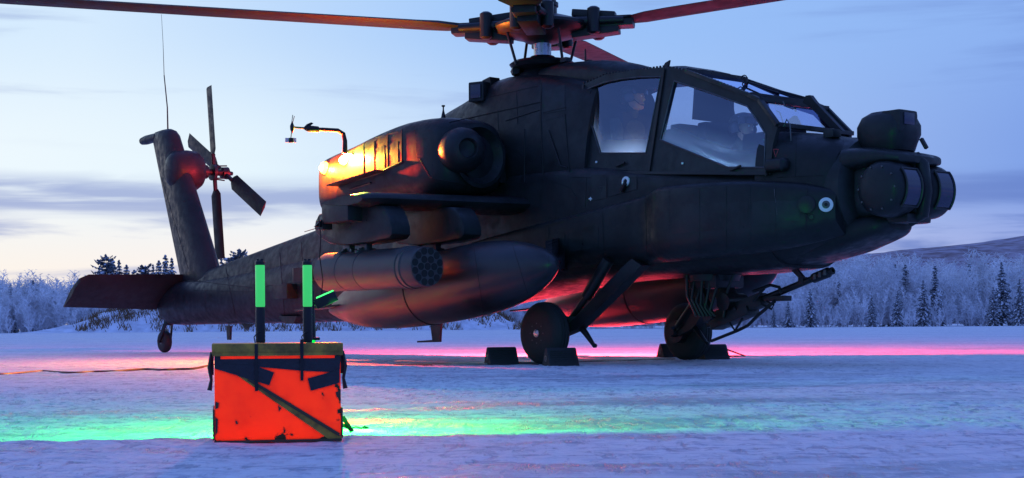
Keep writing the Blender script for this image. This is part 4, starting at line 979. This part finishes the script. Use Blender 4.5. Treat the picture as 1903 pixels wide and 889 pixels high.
# nacelle side panels with hinge ribs, ledge
nb = NAC[1]
for a in (677, 697, 722): panel([(a, 262 - (a - 677) * .28), (a + 18, 257 - (a - 677) * .28), (a + 18, 322 - (a - 677) * .36), (a, 330 - (a - 677) * .36)], 'cowl_panel', paint2, .004, nb, 6)
line([(650, 338), (700, 324), (749, 301)], 'cowl_ledge', .014, paint2, nb, .006); line([(652, 352), (690, 340)], 'cowl_ledge', .012, paint2, nb, .006)
for u in (676, 696, 721, 747): line([(u, 258 - (u - 677) * .25), (u, 330 - (u - 677) * .42)], 'cowl_hinge', .005, paint2, nb, .003)
line([(780, 295), (800, 330), (870, 345)], parent=nb)
def rivets(pts, gap=6, r=.006, parent=H):
    b = MB()
    for k in range(len(pts) - 1):
        (a, c), (e, f_) = pts[k], pts[k + 1]; n = max(2, int(math.hypot(e - a, f_ - c) / gap))
        for j in range(n):
            l, nn = hit(a + (e - a) * j / n, c + (f_ - c) * j / n)
            if l is not None: b.lathe(l - nn * .002, nn, [(0, r), (.005, r * .8), (.006, .001)], 6)
    if b.v: part(b, 'rivet_row', paint2, parent)['kind'] = 'stuff'
rivets([(1394, 345), (1394, 455)], 5, .007, st_); rivets([(1244, 356), (1244, 470)], 6, .007, st_); rivets([(1060, 405), (1150, 378), (1232, 356)], 14, .010, st_); rivets([(1005, 150), (1003, 215), (1006, 330)], 5, .006, co)
rivets([(1068, 316), (1200, 317)], 6, .005); rivets([(1212, 330), (1425, 334)], 5, .006); rivets([(1470, 250), (1468, 320)], 6, .006, no); rivets([(1010, 225), (1050, 215)], 5, .006, co); rivets([(770, 236), (776, 300)], 6, .006, NAC[1])
# sensor discs and markings
disc(1535, 381, .062, 'laser_warning_sensor', whitem, .02, no, [(0, .062), (.02, .062), (.024, .055)]); disc(1535, 381, .03, 'sensor_eye', greym, .03, no, [(0, .034), (.028, .034), (.03, .02), (.036, .018)])
disc(1535, 381, .03, 'sensor_pupil', seam, .03, no, [(0, .014), (.040, .014), (.041, .001)])
disc(1499, 381, .075, 'warning_receiver', blackm, .03, no); disc(1508, 404, .022, 'receiver_stud', blackm, .02, no)
disc(1164, 338, .05, 'grounding_ring', whitem, .02, H, [(0, .050), (.02, .050), (.022, .026), (.006, .024)]); disc(1164, 338, .02, 'grounding_plug', blackm, .02, H, [(0, .016), (.03, .016), (.034, .006)])
l, n_ = hit(1158, 356)
if l: b = MB(); b.tube([l + n_ * .02, l + n_ * .03 + Vector((.06, 0, .07))], .022, 8); part(b, 'grounding_stem', blackm, H)
for poly in ([(1437, 278), (1447, 278), (1442, 292)], [(1114, 347), (1124, 347), (1119, 360)]):
    c = (sum(p[0] for p in poly) / 3, sum(p[1] for p in poly) / 3)
    line(poly + [poly[0]], 'warning_triangle', .0035, redm if poly[0][0] > 1300 else greym, no if poly[0][0] > 1300 else H, .003)
line([(1095, 370), (1101, 370)], 'cross_mark', .006, whitem, H, .004); line([(1098, 366.5), (1098, 373.5)], 'cross_mark', .006, whitem, H, .0045)
b = MB(); q = hit(1448, 308)[0]; b.grid([sring(q.x + x, q.y - .02, q.z, ry, rz, 3, 20) for x, ry, rz in ((-.11, .02, .03), (-.09, .07, .06), (.08, .07, .06), (.11, .03, .03))]); part(b, 'side_bulge', paint2, no)
b = MB(); b.box((2.98, -.22, 2.05), (.12, .12, .08), None, .03); part(b, 'deck_knob', paint2, no)
# belly fittings, boom fittings
b = MB(); b.prism([P(799, 598, 'y', .3), P(819, 598, 'y', .3), P(817, 636, 'y', .3), P(775, 637, 'y', .3), P(775, 634, 'y', .3), P(803, 632, 'y', .3)], (0, .03, 0)); part(b, 'belly_blade_antenna', paint2, H)
b = MB(); b.prism([P(420, 606), P(428, 606), P(427, 632), P(422, 632)], (0, .03, 0)); part(b, 'boom_blade_antenna', paint2, bo_)
b = MB(); b.prism([P(448, 602), P(472, 602), P(456, 612)], (0, .03, 0)); part(b, 'boom_fairing', paint2, bo_)
b = MB(); b.box(P(530, 542, 'y', -.46), (.36, .16, .20), None, .02); b.box(P(560, 512, 'y', -.45), (.30, .10, .20), None, .01); fl_ = part(b, 'flare_dispenser', paint2, bo_)
b = MB(); b.box(P(555, 510, 'y', -.51), (.24, .012, .17)); part(b, 'dispenser_face', seam, bo_)
b = MB(); b.prism([P(517, 588, 'y', -.3), P(552, 588, 'y', -.3), P(545, 602, 'y', -.3), P(530, 602, 'y', -.3)], (0, .2, 0)); part(b, 'belly_fairing', paint2, bo_)
b = MB(); b.tube([P(592, 402, 'x', -1.7), P(596, 440, 'x', -1.7), P(594, 478, 'x', -1.7), P(600, 520, 'x', -1.72), P(596, 560, 'x', -1.75)], .006, 5); b.tube([P(590, 424, 'x', -1.72), P(566, 431, 'x', -1.72)], .004, 5); b.prism([P(583, 422, 'x', -1.72), P(600, 404, 'x', -1.72), P(606, 423, 'x', -1.72)], (.02, 0, 0)); part(b, 'static_wick', blackm, H)
# formation / anti-collision lights on the nacelles (lit in the photograph)
def lamp(name, loc, col, power, rad, parent, estr, off=.012):
    em = mat('lens_' + name, (.3, .3, .3), .3, emit=col, estr=estr)
    b = MB(); b.lathe(loc, (0, -1 if loc[1] < 0 else 1, 0), [(-.02, rad * .7), (.0, rad), (rad * .5, rad * .85), (rad * .9, .4 * rad), (rad, .002)], 14); o = part(b, name + '_lens', em, parent)
    ld = bpy.data.lights.new(name, 'POINT'); ld.energy = power; ld.color = col; ld.shadow_soft_size = .02
    lo = bpy.data.objects.new(name, ld); COL.objects.link(lo); lo.parent = parent; lo.location = Vector(loc) + Vector((0, (-1 if loc[1] < 0 else 1) * (rad + off), 0)); return lo
st1 = P(642, 298, 'y', -1.50); st2 = P(605, 313, 'y', -1.46)
lamp('strobe', st1 + Vector((-.03, 0, 0)), (1, .035, .006), STB * .62, .06, NAC[1], 110, .03)
lamp('rear_strobe', st2, (1, .13, .010), STB * .38, .075, NAC[1], 45)
lamp('position_light', st1 + Vector((.10, 0, .03)), (.22, 1, .10), GRN, .035, NAC[1], 160)
b = MB(); b.box((st1.x + .32, st1.y - .06, st1.z - .235), (1.0, .17, .014), Matrix.Rotation(R(-5), 3, 'Y'), .004); part(b, 'added_spill_shelf', paint2, NAC[1])  # added shelf, blocks the strobe's downward spill onto the tank
ps = Vector((st1.x, -st1.y, st1.z))
pl_ = lamp('port_strobe', ps, (1, .035, .05), PRT, .05, NAC[-1], 400)
# hood added to cut off the port light ahead
b = MB(); c = pl_.location; b.grid([[Vector((c.x + r * cos(R(a)), c.y + r * sin(R(a)), c.z + z)) for r, z in ((.05, -.06), (.05, .06), (.054, .06), (.054, -.06))] for a in range(-32, 41, 6)]); part(b, 'added_light_hood', blackm, NAC[-1])
b = MB(); b.box(c + Vector((0, -.03, .020)), (.20, .14, .004)); part(b, 'added_light_cap', blackm, NAC[-1])  # added plate, keeps the port light off the rotor blades
# ------------------------------------------------------------------ crew (top-level people seated in the cockpit)
def a2w(p): p = Vector(p); return Vector((HX + p.x * ca + p.y * sa, HY - p.x * sa + p.y * ca, p.z))
def skin_mesh(name, verts, edges, radii, m, parent=None, sub=2):
    me = bpy.data.meshes.new(name); me.from_pydata([tuple(v) for v in verts], edges, []); me.materials.append(m)
    o = bpy.data.objects.new(name, me); COL.objects.link(o)
    if parent: o.parent = parent
    md = o.modifiers.new('skin', 'SKIN'); md.use_smooth_shade = True
    for i, r in enumerate(radii):
        sv = me.skin_vertices[0].data[i]; sv.radius = (r, r) if not isinstance(r, tuple) else r; sv.use_root = (i == 0)
    s = o.modifiers.new('subdivision', 'SUBSURF'); s.levels = sub; s.render_levels = sub
    return o
def pilot(head, seatz, label, turn):
    """head: helmet centre in helicopter coordinates"""
    hx, hy, hz = head
    root = empty('person', a2w((hx - .05, hy, seatz)), -HA); tag(root, label, 'person', 'helicopter crew')
    def q(x, y, z): return Vector((x + .05, y, z + hz - seatz))      # offsets from the helmet centre
    v = [q(-.12, 0, -.66), q(-.11, 0, -.48), q(-.09, 0, -.32), q(-.06, 0, -.22), q(-.03, 0, -.12), q(0, 0, -.02),
         q(-.08, .16, -.27), q(-.02, .24, -.48), q(.22, .16, -.55), q(.32, .13, -.52),
         q(-.08, -.16, -.27), q(-.02, -.24, -.48), q(.22, -.18, -.55), q(.32, -.14, -.52),
         q(.05, .11, -.68), q(.38, .12, -.62), q(.05, -.11, -.68), q(.38, -.12, -.62)]
    e = [(0, 1), (1, 2), (2, 3), (3, 4), (4, 5), (2, 6), (6, 7), (7, 8), (8, 9), (2, 10), (10, 11), (11, 12), (12, 13), (0, 14), (14, 15), (0, 16), (16, 17)]
    r = [(.16, .13), (.16, .12), (.17, .12), (.09, .09), .055, .06, .075, .06, .045, .04, .075, .06, .045, .04, .10, .08, .10, .08]
    skin_mesh('body', v, e, r, flight, root)
    # head with face
    hd = bpy.data.objects.new('head', None)
    Rz = Matrix.Rotation(turn, 3, 'Z')
    def hp(x, y, z): return Rz @ Vector((x, y, z)) + q(0, 0, 0)
    b = MB(); prof = [(-.125, .045, .045, .02), (-.115, .06, .055, .03), (-.09, .075, .066, .02), (-.05, .083, .072, .012), (-.01, .088, .075, .008), (.03, .09, .077, .004), (.08, .085, .072, 0), (.11, .06, .05, 0), (.125, .02, .02, 0)]
    b.grid([[hp(cx + rx * cos(2 * pi * k / 24), ry * sin(2 * pi * k / 24), z) for k in range(24)] for z, rx, ry, cx in prof])
    # nose, lips, brow, ears
    b.grid([[hp(x, w * s_, z) for s_, x in ((-1, .085), (0, x0), (1, .085))] for z, x0, w in ((.015, .097, .010), (-.01, .108, .013), (-.032, .120, .018), (-.042, .100, .014))], closed=False)
    b.tube([hp(.088, -.026, -.066), hp(.098, 0, -.064), hp(.088, .026, -.066)], [.005, .009, .005], 6)
    for s_ in (-1, 1): b.tube([hp(.0, s_ * .076, .012), hp(-.012, s_ * .086, -.01), hp(0, s_ * .076, -.035)], [.008, .014, .008], 6)
    b.build('face', skin, root, 60)
    b = MB()
    for s_ in (-1, 1): b.lathe(hp(.084, s_ * .030, .008), Rz @ Vector((1, 0, 0)), [(0, .012), (.006, .009), (.009, .001)], 8)
    b.build('eye', whitem, root)
    b = MB(); rg = []
    for z, k in ((-.055, .128), (-.03, .135), (.02, .142), (.06, .14), (.10, .122), (.13, .085), (.145, .03)):
        open_ = z < .045; rg.append([hp(-.012 + k * 1.05 * cos(t), k * .92 * sin(t), z) for t in ([R(70 + 220 * j / 22) for j in range(23)] if open_ else [R(70 + 360 * j / 22 - 70 + 70) for j in range(23)])])
    b.grid(rg, closed=False); h_ = b.build('helmet', helm, root, 60)
    sm = h_.modifiers.new('solidify', 'SOLIDIFY'); sm.thickness = .012
    b = MB(); rg = [[hp(-.012 + .146 * cos(t), .132 * sin(t), z) for t in [R(-72 + 144 * j / 14) for j in range(15)]] for z in (.025, .05, .075, .09)]
    b.grid(rg, closed=False); b.build('visor', visor, h_, 60)
    b = MB()
    for s_ in (-1, 1): b.lathe(hp(-.01, s_ * .118, -.01), Rz @ Vector((0, s_, 0)), [(0, .05), (.02, .048), (.026, .03)], 16)
    b.build('earcup', greym, h_)
    b = MB(); b.tube([hp(.03, -.12, -.03), hp(.09, -.09, -.085), hp(.115, -.05, -.09)], .004, 6); b.lathe(hp(.118, -.045, -.09), Rz @ Vector((0, 1, 0)), [(-.015, .008), (.015, .008)], 8); b.build('boom_microphone', blackm, h_)
    # hands: palm and five fingers closed on the stick
    for s_ in (-1, 1):
        c = q(.36, .135 * s_, -.50)
        vs = [c + Vector((-.04, 0, 0)), c + Vector((.0, 0, 0)), c + Vector((.035, 0, .0))]; es = [(0, 1), (1, 2)]; rs = [.024, .030, .026]
        for k in range(4):
            a = c + Vector((.045, 0, .028 - .018 * k)); i0 = len(vs)
            vs += [a, a + Vector((.035, -.012 * s_, 0)), a + Vector((.03, -.04 * s_, -.002)), a + Vector((.008, -.048 * s_, -.004))]; es += [(2, i0), (i0, i0 + 1), (i0 + 1, i0 + 2), (i0 + 2, i0 + 3)]; rs += [.010, .0095, .009, .008]
        i0 = len(vs); vs += [c + Vector((-.01, -.022 * s_, .02)), c + Vector((.02, -.045 * s_, .035)), c + Vector((.045, -.05 * s_, .03))]; es += [(1, i0), (i0, i0 + 1), (i0 + 1, i0 + 2)]; rs += [.012, .010, .008]
        skin_mesh('hand', vs, es, rs, flight, root, 1)
    return root
hr = P(1180, 182, 'y', -.06); hf = P(1383, 238, 'y', -.05)
pilot(hr, hr.z - .72, 'person in flight suit and helmet in the rear cockpit seat, face lit amber', R(24))
pilot(hf, hf.z - .72, 'person in flight suit and helmet low in the front cockpit seat', R(0))
# ------------------------------------------------------------------ painted crate with marker wands in the foreground
CR = R(11.0)
c0, c1 = gnd(404, 820), gnd(632, 820)
cc = (c0 + c1) / 2; CW = (c1 - c0).length; CD, CHT = .27, .328
fwd = Vector((-sin(CR), cos(CR), 0))           # pointing away from the photographer
crate = empty('equipment_crate', (cc.x + fwd.x * CD / 2, cc.y + fwd.y * CD / 2, -.003), CR)
tag(crate, 'chipped orange-red steel crate with black tape standing on the snow', 'crate')
def cratemat():
    m = bpy.data.materials.new('orange_crate_paint'); m.use_nodes = True; t = m.node_tree; b = t.nodes['Principled BSDF']
    tcn = N(t, 'ShaderNodeTexCoord'); 
    n1 = N(t, 'ShaderNodeTexNoise'); n1.inputs['Scale'].default_value = 26; n1.inputs['Detail'].default_value = 6; L(t, tcn.outputs['Object'], n1.inputs['Vector'])
    n2 = N(t, 'ShaderNodeTexNoise'); n2.inputs['Scale'].default_value = 5; n2.inputs['Detail'].default_value = 4; L(t, tcn.outputs['Object'], n2.inputs['Vector'])
    sp = N(t, 'ShaderNodeSeparateXYZ'); L(t, tcn.outputs['Object'], sp.inputs[0])
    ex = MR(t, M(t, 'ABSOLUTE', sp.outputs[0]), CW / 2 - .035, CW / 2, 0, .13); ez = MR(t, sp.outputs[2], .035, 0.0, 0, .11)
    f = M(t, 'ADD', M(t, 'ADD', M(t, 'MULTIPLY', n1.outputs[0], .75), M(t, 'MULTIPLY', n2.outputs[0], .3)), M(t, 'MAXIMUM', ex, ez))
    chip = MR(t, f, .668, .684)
    # day-glow paint: red set far above real paint, its glow put into the colour
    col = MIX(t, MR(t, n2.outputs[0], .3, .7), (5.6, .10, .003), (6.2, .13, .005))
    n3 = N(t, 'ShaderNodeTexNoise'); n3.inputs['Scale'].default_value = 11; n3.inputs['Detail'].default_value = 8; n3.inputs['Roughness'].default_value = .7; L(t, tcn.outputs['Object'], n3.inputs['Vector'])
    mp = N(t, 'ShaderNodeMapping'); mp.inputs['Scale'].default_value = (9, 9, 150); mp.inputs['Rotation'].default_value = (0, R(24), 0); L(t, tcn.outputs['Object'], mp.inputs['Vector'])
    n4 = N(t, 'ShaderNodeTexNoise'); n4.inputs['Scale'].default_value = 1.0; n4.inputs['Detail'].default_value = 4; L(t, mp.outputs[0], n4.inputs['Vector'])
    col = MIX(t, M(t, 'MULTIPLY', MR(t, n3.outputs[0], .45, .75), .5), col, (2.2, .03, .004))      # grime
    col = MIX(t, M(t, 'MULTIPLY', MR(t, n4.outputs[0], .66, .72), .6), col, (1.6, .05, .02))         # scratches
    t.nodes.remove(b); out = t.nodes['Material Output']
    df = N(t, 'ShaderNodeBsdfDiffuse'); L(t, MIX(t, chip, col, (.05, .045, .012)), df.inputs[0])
    gl = N(t, 'ShaderNodeBsdfGlossy'); gl.inputs['Roughness'].default_value = .35
    ms = N(t, 'ShaderNodeMixShader'); ms.inputs[0].default_value = .03; L(t, df.outputs[0], ms.inputs[1]); L(t, gl.outputs[0], ms.inputs[2]); L(t, ms.outputs[0], out.inputs[0])
    bn = N(t, 'ShaderNodeBump'); bn.inputs['Strength'].default_value = .4; bn.inputs['Distance'].default_value = .002; L(t, M(t, 'ADD', M(t, 'SUBTRACT', 1.0, chip), M(t, 'MULTIPLY', n3.outputs[0], 1.6)), bn.inputs['Height']); L(t, bn.outputs[0], df.inputs['Normal'])
    return m
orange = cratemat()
olive = mat('olive_yellow_paint', (.30, .20, .022), .5, var=.55, scale=16)
tape = mat('black_tape', (.012, .014, .02), .38, scale=30, bump=.2, bscale=90)
w2, d2 = CW / 2, CD / 2
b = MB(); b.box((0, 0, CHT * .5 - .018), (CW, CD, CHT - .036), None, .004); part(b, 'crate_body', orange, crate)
b = MB(); b.box((0, 0, CHT - .020), (CW + .016, CD + .016, .036), None, .004); b.box((0, -d2 - .009, CHT - .038), (CW + .012, .005, .010)); ld_ = part(b, 'lid', olive, crate)
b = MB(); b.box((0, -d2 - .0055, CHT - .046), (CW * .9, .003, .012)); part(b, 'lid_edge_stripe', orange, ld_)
def cp(u, v):        # pixel -> crate front face (x,z)
    kx = CW / (632 - 404.); return ((u - 404) * kx - w2, (820 - v) * kx * .995)
def slab(pts, name, m, y0=-.0015, th=.002, parent=crate):
    b = MB(); b.prism([Vector((cp(*p)[0], -d2 - .002 + y0, cp(*p)[1])) for p in pts], (0, th, 0)); return part(b, name, m, parent, 20)
slab([(404, 650), (632, 663), (630, 694), (560, 690), (475, 681), (404, 682)], 'tape_band', tape)
slab([(404, 676), (404, 684), (502, 716), (511, 692), (476, 679)], 'tape_band', tape, -.0045)
slab([(571, 704), (630, 688), (630, 713), (577, 727)], 'tape_band', tape, -.004)
slab([(440, 694), (470, 706), (634, 812), (632, 820), (612, 819)], 'diagonal_rib', olive, -.001, .0025)
slab([(462, 706), (468, 703), (630, 806), (628, 812)], 'rib_crease', mat('rib_brown', (.06, .045, .02), .6), -.0042, .003)
for pts in ([(405, 744), (412, 746), (411, 756), (405, 758)], [(405, 772), (410, 776), (409, 800), (405, 806)], [(517, 752), (524, 758), (519, 765)], [(440, 780), (444, 779), (446, 786), (442, 786)], [(622, 730), (630, 727), (630, 740), (624, 740)]): slab(pts, 'paint_chip', mat('rib_brown', (.06, .045, .02), .6), -.0005, .001)
for u, v0, v1 in ((479, 640, 726), (561, 632, 708)):
    slab([(u - 3, v0), (u + 3, v0), (u + 3, v1), (u - 3, v1)], 'cable_tie', blackm, -.010, .004)
b = MB()
b.box((0, -d2 - .003, .004), (CW + .004, .006, .008)); b.box((-w2 - .003, 0, .06), (.006, CD + .004, .10)); b.box((w2 + .003, 0, .06), (.006, CD + .004, .10)); part(b, 'base_angle', mat('rib_brown', (.06, .045, .02), .6), crate)
for s in (-1, 1):
    b = MB(); b.tube([(s * (w2 + .008), -d2 + .02, CHT - .03), (s * (w2 + .016), -d2 + .012, CHT - .08), (s * (w2 + .010), -d2 + .012, CHT - .12), (s * (w2 + .016), -d2 + .010, CHT - .155)], [.006, .007, .005, .008], 8); b.box((s * (w2 + .008), -d2 + .03, CHT - .07), (.012, .03, .07), None, .003); part(b, 'lid_catch', blackm, crate)
# marker wands standing on the crate lid
wandm = mat('green_wand_tube', (.05, .45, .12), .35, var=.1, emit=(.045, .62, .10), estr=.75)
def ontop(u, back):
    k = CW / (632 - 404.); x = (u - 404) * k - w2
    p = Vector((x, -d2 + back, 0)); p.rotate(Matrix.Rotation(CR, 3, 'Z')); return Vector((crate.location.x + p.x, crate.location.y + p.y, CHT - .004))
for u, lab in ((488, 'green glowing marker wand, left of the two on the orange crate'), (575, 'green glowing marker wand, right of the two on the orange crate')):
    p = ontop(u, .09); w = empty('marker_wand', p, CR); tag(w, lab, 'wand', 'marker wands on the crate'); r = .0158
    b = MB(); b.lathe((0, 0, 0), (0, 0, 1), [(0, r * .95)] + [(.004 + .006 * k, r * (1.04 if k % 2 else .97)) for k in range(19)] + [(.12, r)], 20); part(b, 'handle', blackm, w)
    b = MB(); b.lathe((0, 0, .121), (0, 0, 1), [(0, r * .92), (.004, r), (.138, r), (.14, r * .92)], 24); part(b, 'light_tube', wandm, w)
    b = MB(); b.lathe((0, 0, .2615), (0, 0, 1), [(0, r * 1.04), (.012, r * 1.04), (.014, r * .7), (.015, r * .7)], 20); b.box((.006, 0, .279), (.01, .006, .006)); b.box((-.007, 0, .279), (.008, .006, .006)); part(b, 'end_cap', blackm, w)
    b = MB(); b.tube([(-.018, -.03, .0), (-.022, -.03, .02), (-.010, -.026, .035), (.0, -.018, .04)], .002, 5); part(b, 'tie_wire', blackm, w)
# green lamp clamped to the rear edge of the lid: its post hangs behind the crate and ends in the light
q_ = ontop(590, CD + .030); lampo = empty('green_work_lamp', (q_.x, q_.y, 0), CR); tag(lampo, 'black clamp lamp with green light behind the crate, beside the right wand', 'lamp')
b = MB(); b.tube([(0, 0, .29), (0, 0, .36), (-.004, 0, .46), (-.004, 0, .525)], [.012, .013, .012, .011], 12); b.box((-.006, 0, .48), (.026, .022, .05), None, .004); b.box((0, -.014, .335), (.05, .05, .010), None, .003); part(b, 'post', blackm, lampo)
b = MB(); b.bar((.012, -.006, .455), (.085, -.006, .487), .010, .036, bev=.003); b.bar((.0, 0, .46), (.02, 0, .465), .012, .02); part(b, 'lamp_head', blackm, lampo)
gm = mat('green_lamp_lens', (.05, .5, .12), .3, emit=(.05, 1, .14), estr=2.5)
b = MB(); b.bar((.016, .002, .477), (.076, .002, .503), .008, .008, bev=.002); part(b, 'light_strip', gm, lampo)
b = MB(); b.lathe((0, 0, .288), (0, 0, -1), [(0, .010), (.012, .010), (.016, .004)], 12); part(b, 'lamp_lens', gm, lampo)
gl_ = bpy.data.lights.new('green_lamp', 'POINT'); gl_.energy = GLP; gl_.color = (.0, 1, .06); gl_.shadow_soft_size = .009
glo = bpy.data.objects.new('green_lamp', gl_); COL.objects.link(glo); glo.parent = lampo; glo.location = (0, -.023, .255)
# clamp and cord on the snow at the crate's right foot
p = gnd(640, 808); cl_ = empty('cable_clamp', (p.x, p.y + .05, 0), 0); tag(cl_, 'black clamp with a loop of cord on the snow beside the crate', 'clamp')
k = 4.98 / FPX
b = MB(); b.bar((-.012, 0, .060), (.022, 0, .006), .016, .014, bev=.003); b.bar((-.014, .012, .030), (.018, .012, .016), .010, .012, bev=.002); part(b, 'jaw', blackm, cl_)
b = MB(); b.tube([(.012, 0, .016), (.035, 0, .024), (.055, 0, .018), (.066, -.01, .026), (.078, 0, .020), (.070, .012, .018), (.058, .004, .020)], .0028, 6); part(b, 'cord', blackm, cl_)

# ------------------------------------------------------------------ wheel chocks
def chock(u0, v0, rz, label, sz=(.30, .21, .17), rope=None):
    p = gnd(u0, v0); c = empty('wheel_chock', (p.x, p.y, 0), rz); tag(c, label, 'chock', 'rubber wheel chocks')
    w, l, h = sz; b = MB()
    pr = [Vector((0, -l / 2, 0)), Vector((0, l / 2, 0)), Vector((0, l / 2 - .01, .02)), Vector((0, .022, h - .01)), Vector((0, .010, h)), Vector((0, -.010, h)), Vector((0, -.022, h - .01)), Vector((0, -l / 2 + .01, .02))]
    b.grid([[Vector((x, q.y * k_, q.z * k_ + .0)) for q in pr] for x, k_ in ((-w / 2, .96), (-w / 2 + .008, 1), (w / 2 - .008, 1), (w / 2, .96))])
    part(b, 'chock_body', rubber, c, 30)
    for q in range(7):
        b = MB(); t = .1 + q * .12; b.bar((-w / 2 + .02, -l / 2 + .005 + t * (l / 2 - .035), h * t + .004), (w / 2 - .02, -l / 2 + .005 + t * (l / 2 - .035), h * t + .004), .006, .006, bev=.001); part(b, 'grip_rib', rubber, c)
    b = MB(); b.lathe((-w / 2 + .004, 0, h * .4), (-1, 0, 0), [(0, .03), (.008, .03), (.010, .018), (.004, .012)], 16); part(b, 'rope_eye', greym, c)
    if rope:
        b = MB(); inv = Matrix.Rotation(-rz, 3, 'Z'); b.tube([inv @ (Vector(q) - c.location) for q in rope], .009, 7); part(b, 'rope', blackm, c)
    return c
ang = pi / 2 - HA           # across the aircraft
g1, g2, g3 = gnd(925, 676), gnd(1000, 679), gnd(1022, 674)
chock(932, 677, ang - R(19), 'black rubber chock behind the near main wheel, lone on its left side')
chock(1042, 680, ang - R(19), 'black rubber chock touching the front of the near main wheel', rope=[g1 + Vector((-.08, -.05, .012)), g1 + Vector((.2, -.16, .012)), g2 + Vector((0, 0, .012)), g2 + Vector((.1, .02, .05)), g3 + Vector((0, -.06, .07))])
chock(1244, 664, ang - R(19), 'black rubber chock wedged behind the far main wheel', (.24, .22, .16))
e1, e2 = gnd(1350, 664), gnd(1385, 664)
chock(1326, 668, ang - R(19), 'black rubber chock ahead of the far main wheel, below the gun', (.30, .21, .165), rope=[e1 + Vector((-.02, 0, .10)), e1 + Vector((.06, 0, .07)), e2 + Vector((0, 0, .012)), e2 + Vector((-.1, .02, .012)), e1 + Vector((-.05, .02, .012))])
# thin mat under the wheels
mm = empty('ground_mat', (HX, HY, 0), -HA); tag(mm, 'thin dark mat lying under the main wheels', 'mat')
b = MB(); b.box((-.62, -.55, .002), (.66, 3.3, .012), None, .003); part(b, 'mat_sheet', mat('mat_black', (.03, .028, .03), .35, scale=4), mm)
b = MB(); b.box((-.285, -.55, .006), (.025, 3.3, .012), None, .003); part(b, 'edge_strip', mat('mat_edge', (.42, .36, .30), .5, scale=3, var=.5), mm)
# red-brown ground cable
pts = [gnd(*q) + Vector((0, 0, .004)) for q in [(-60, 697), (0, 697), (40, 694), (80, 691), (110, 693), (140, 694), (175, 692), (215, 691), (250, 688), (275, 687), (300, 688.5), (330, 687), (360, 686), (385, 681), (400, 679), (430, 680), (470, 683)]]
flat = catmull([tuple(q) for q in pts], 4); b = MB(); b.tube(flat, .011, 6)
cb = b.build('power_cable', mat('cable_red_brown', (.16, .03, .02), .5)); tag(cb, 'thin red-brown cable running over the snow behind the crate', 'cable')
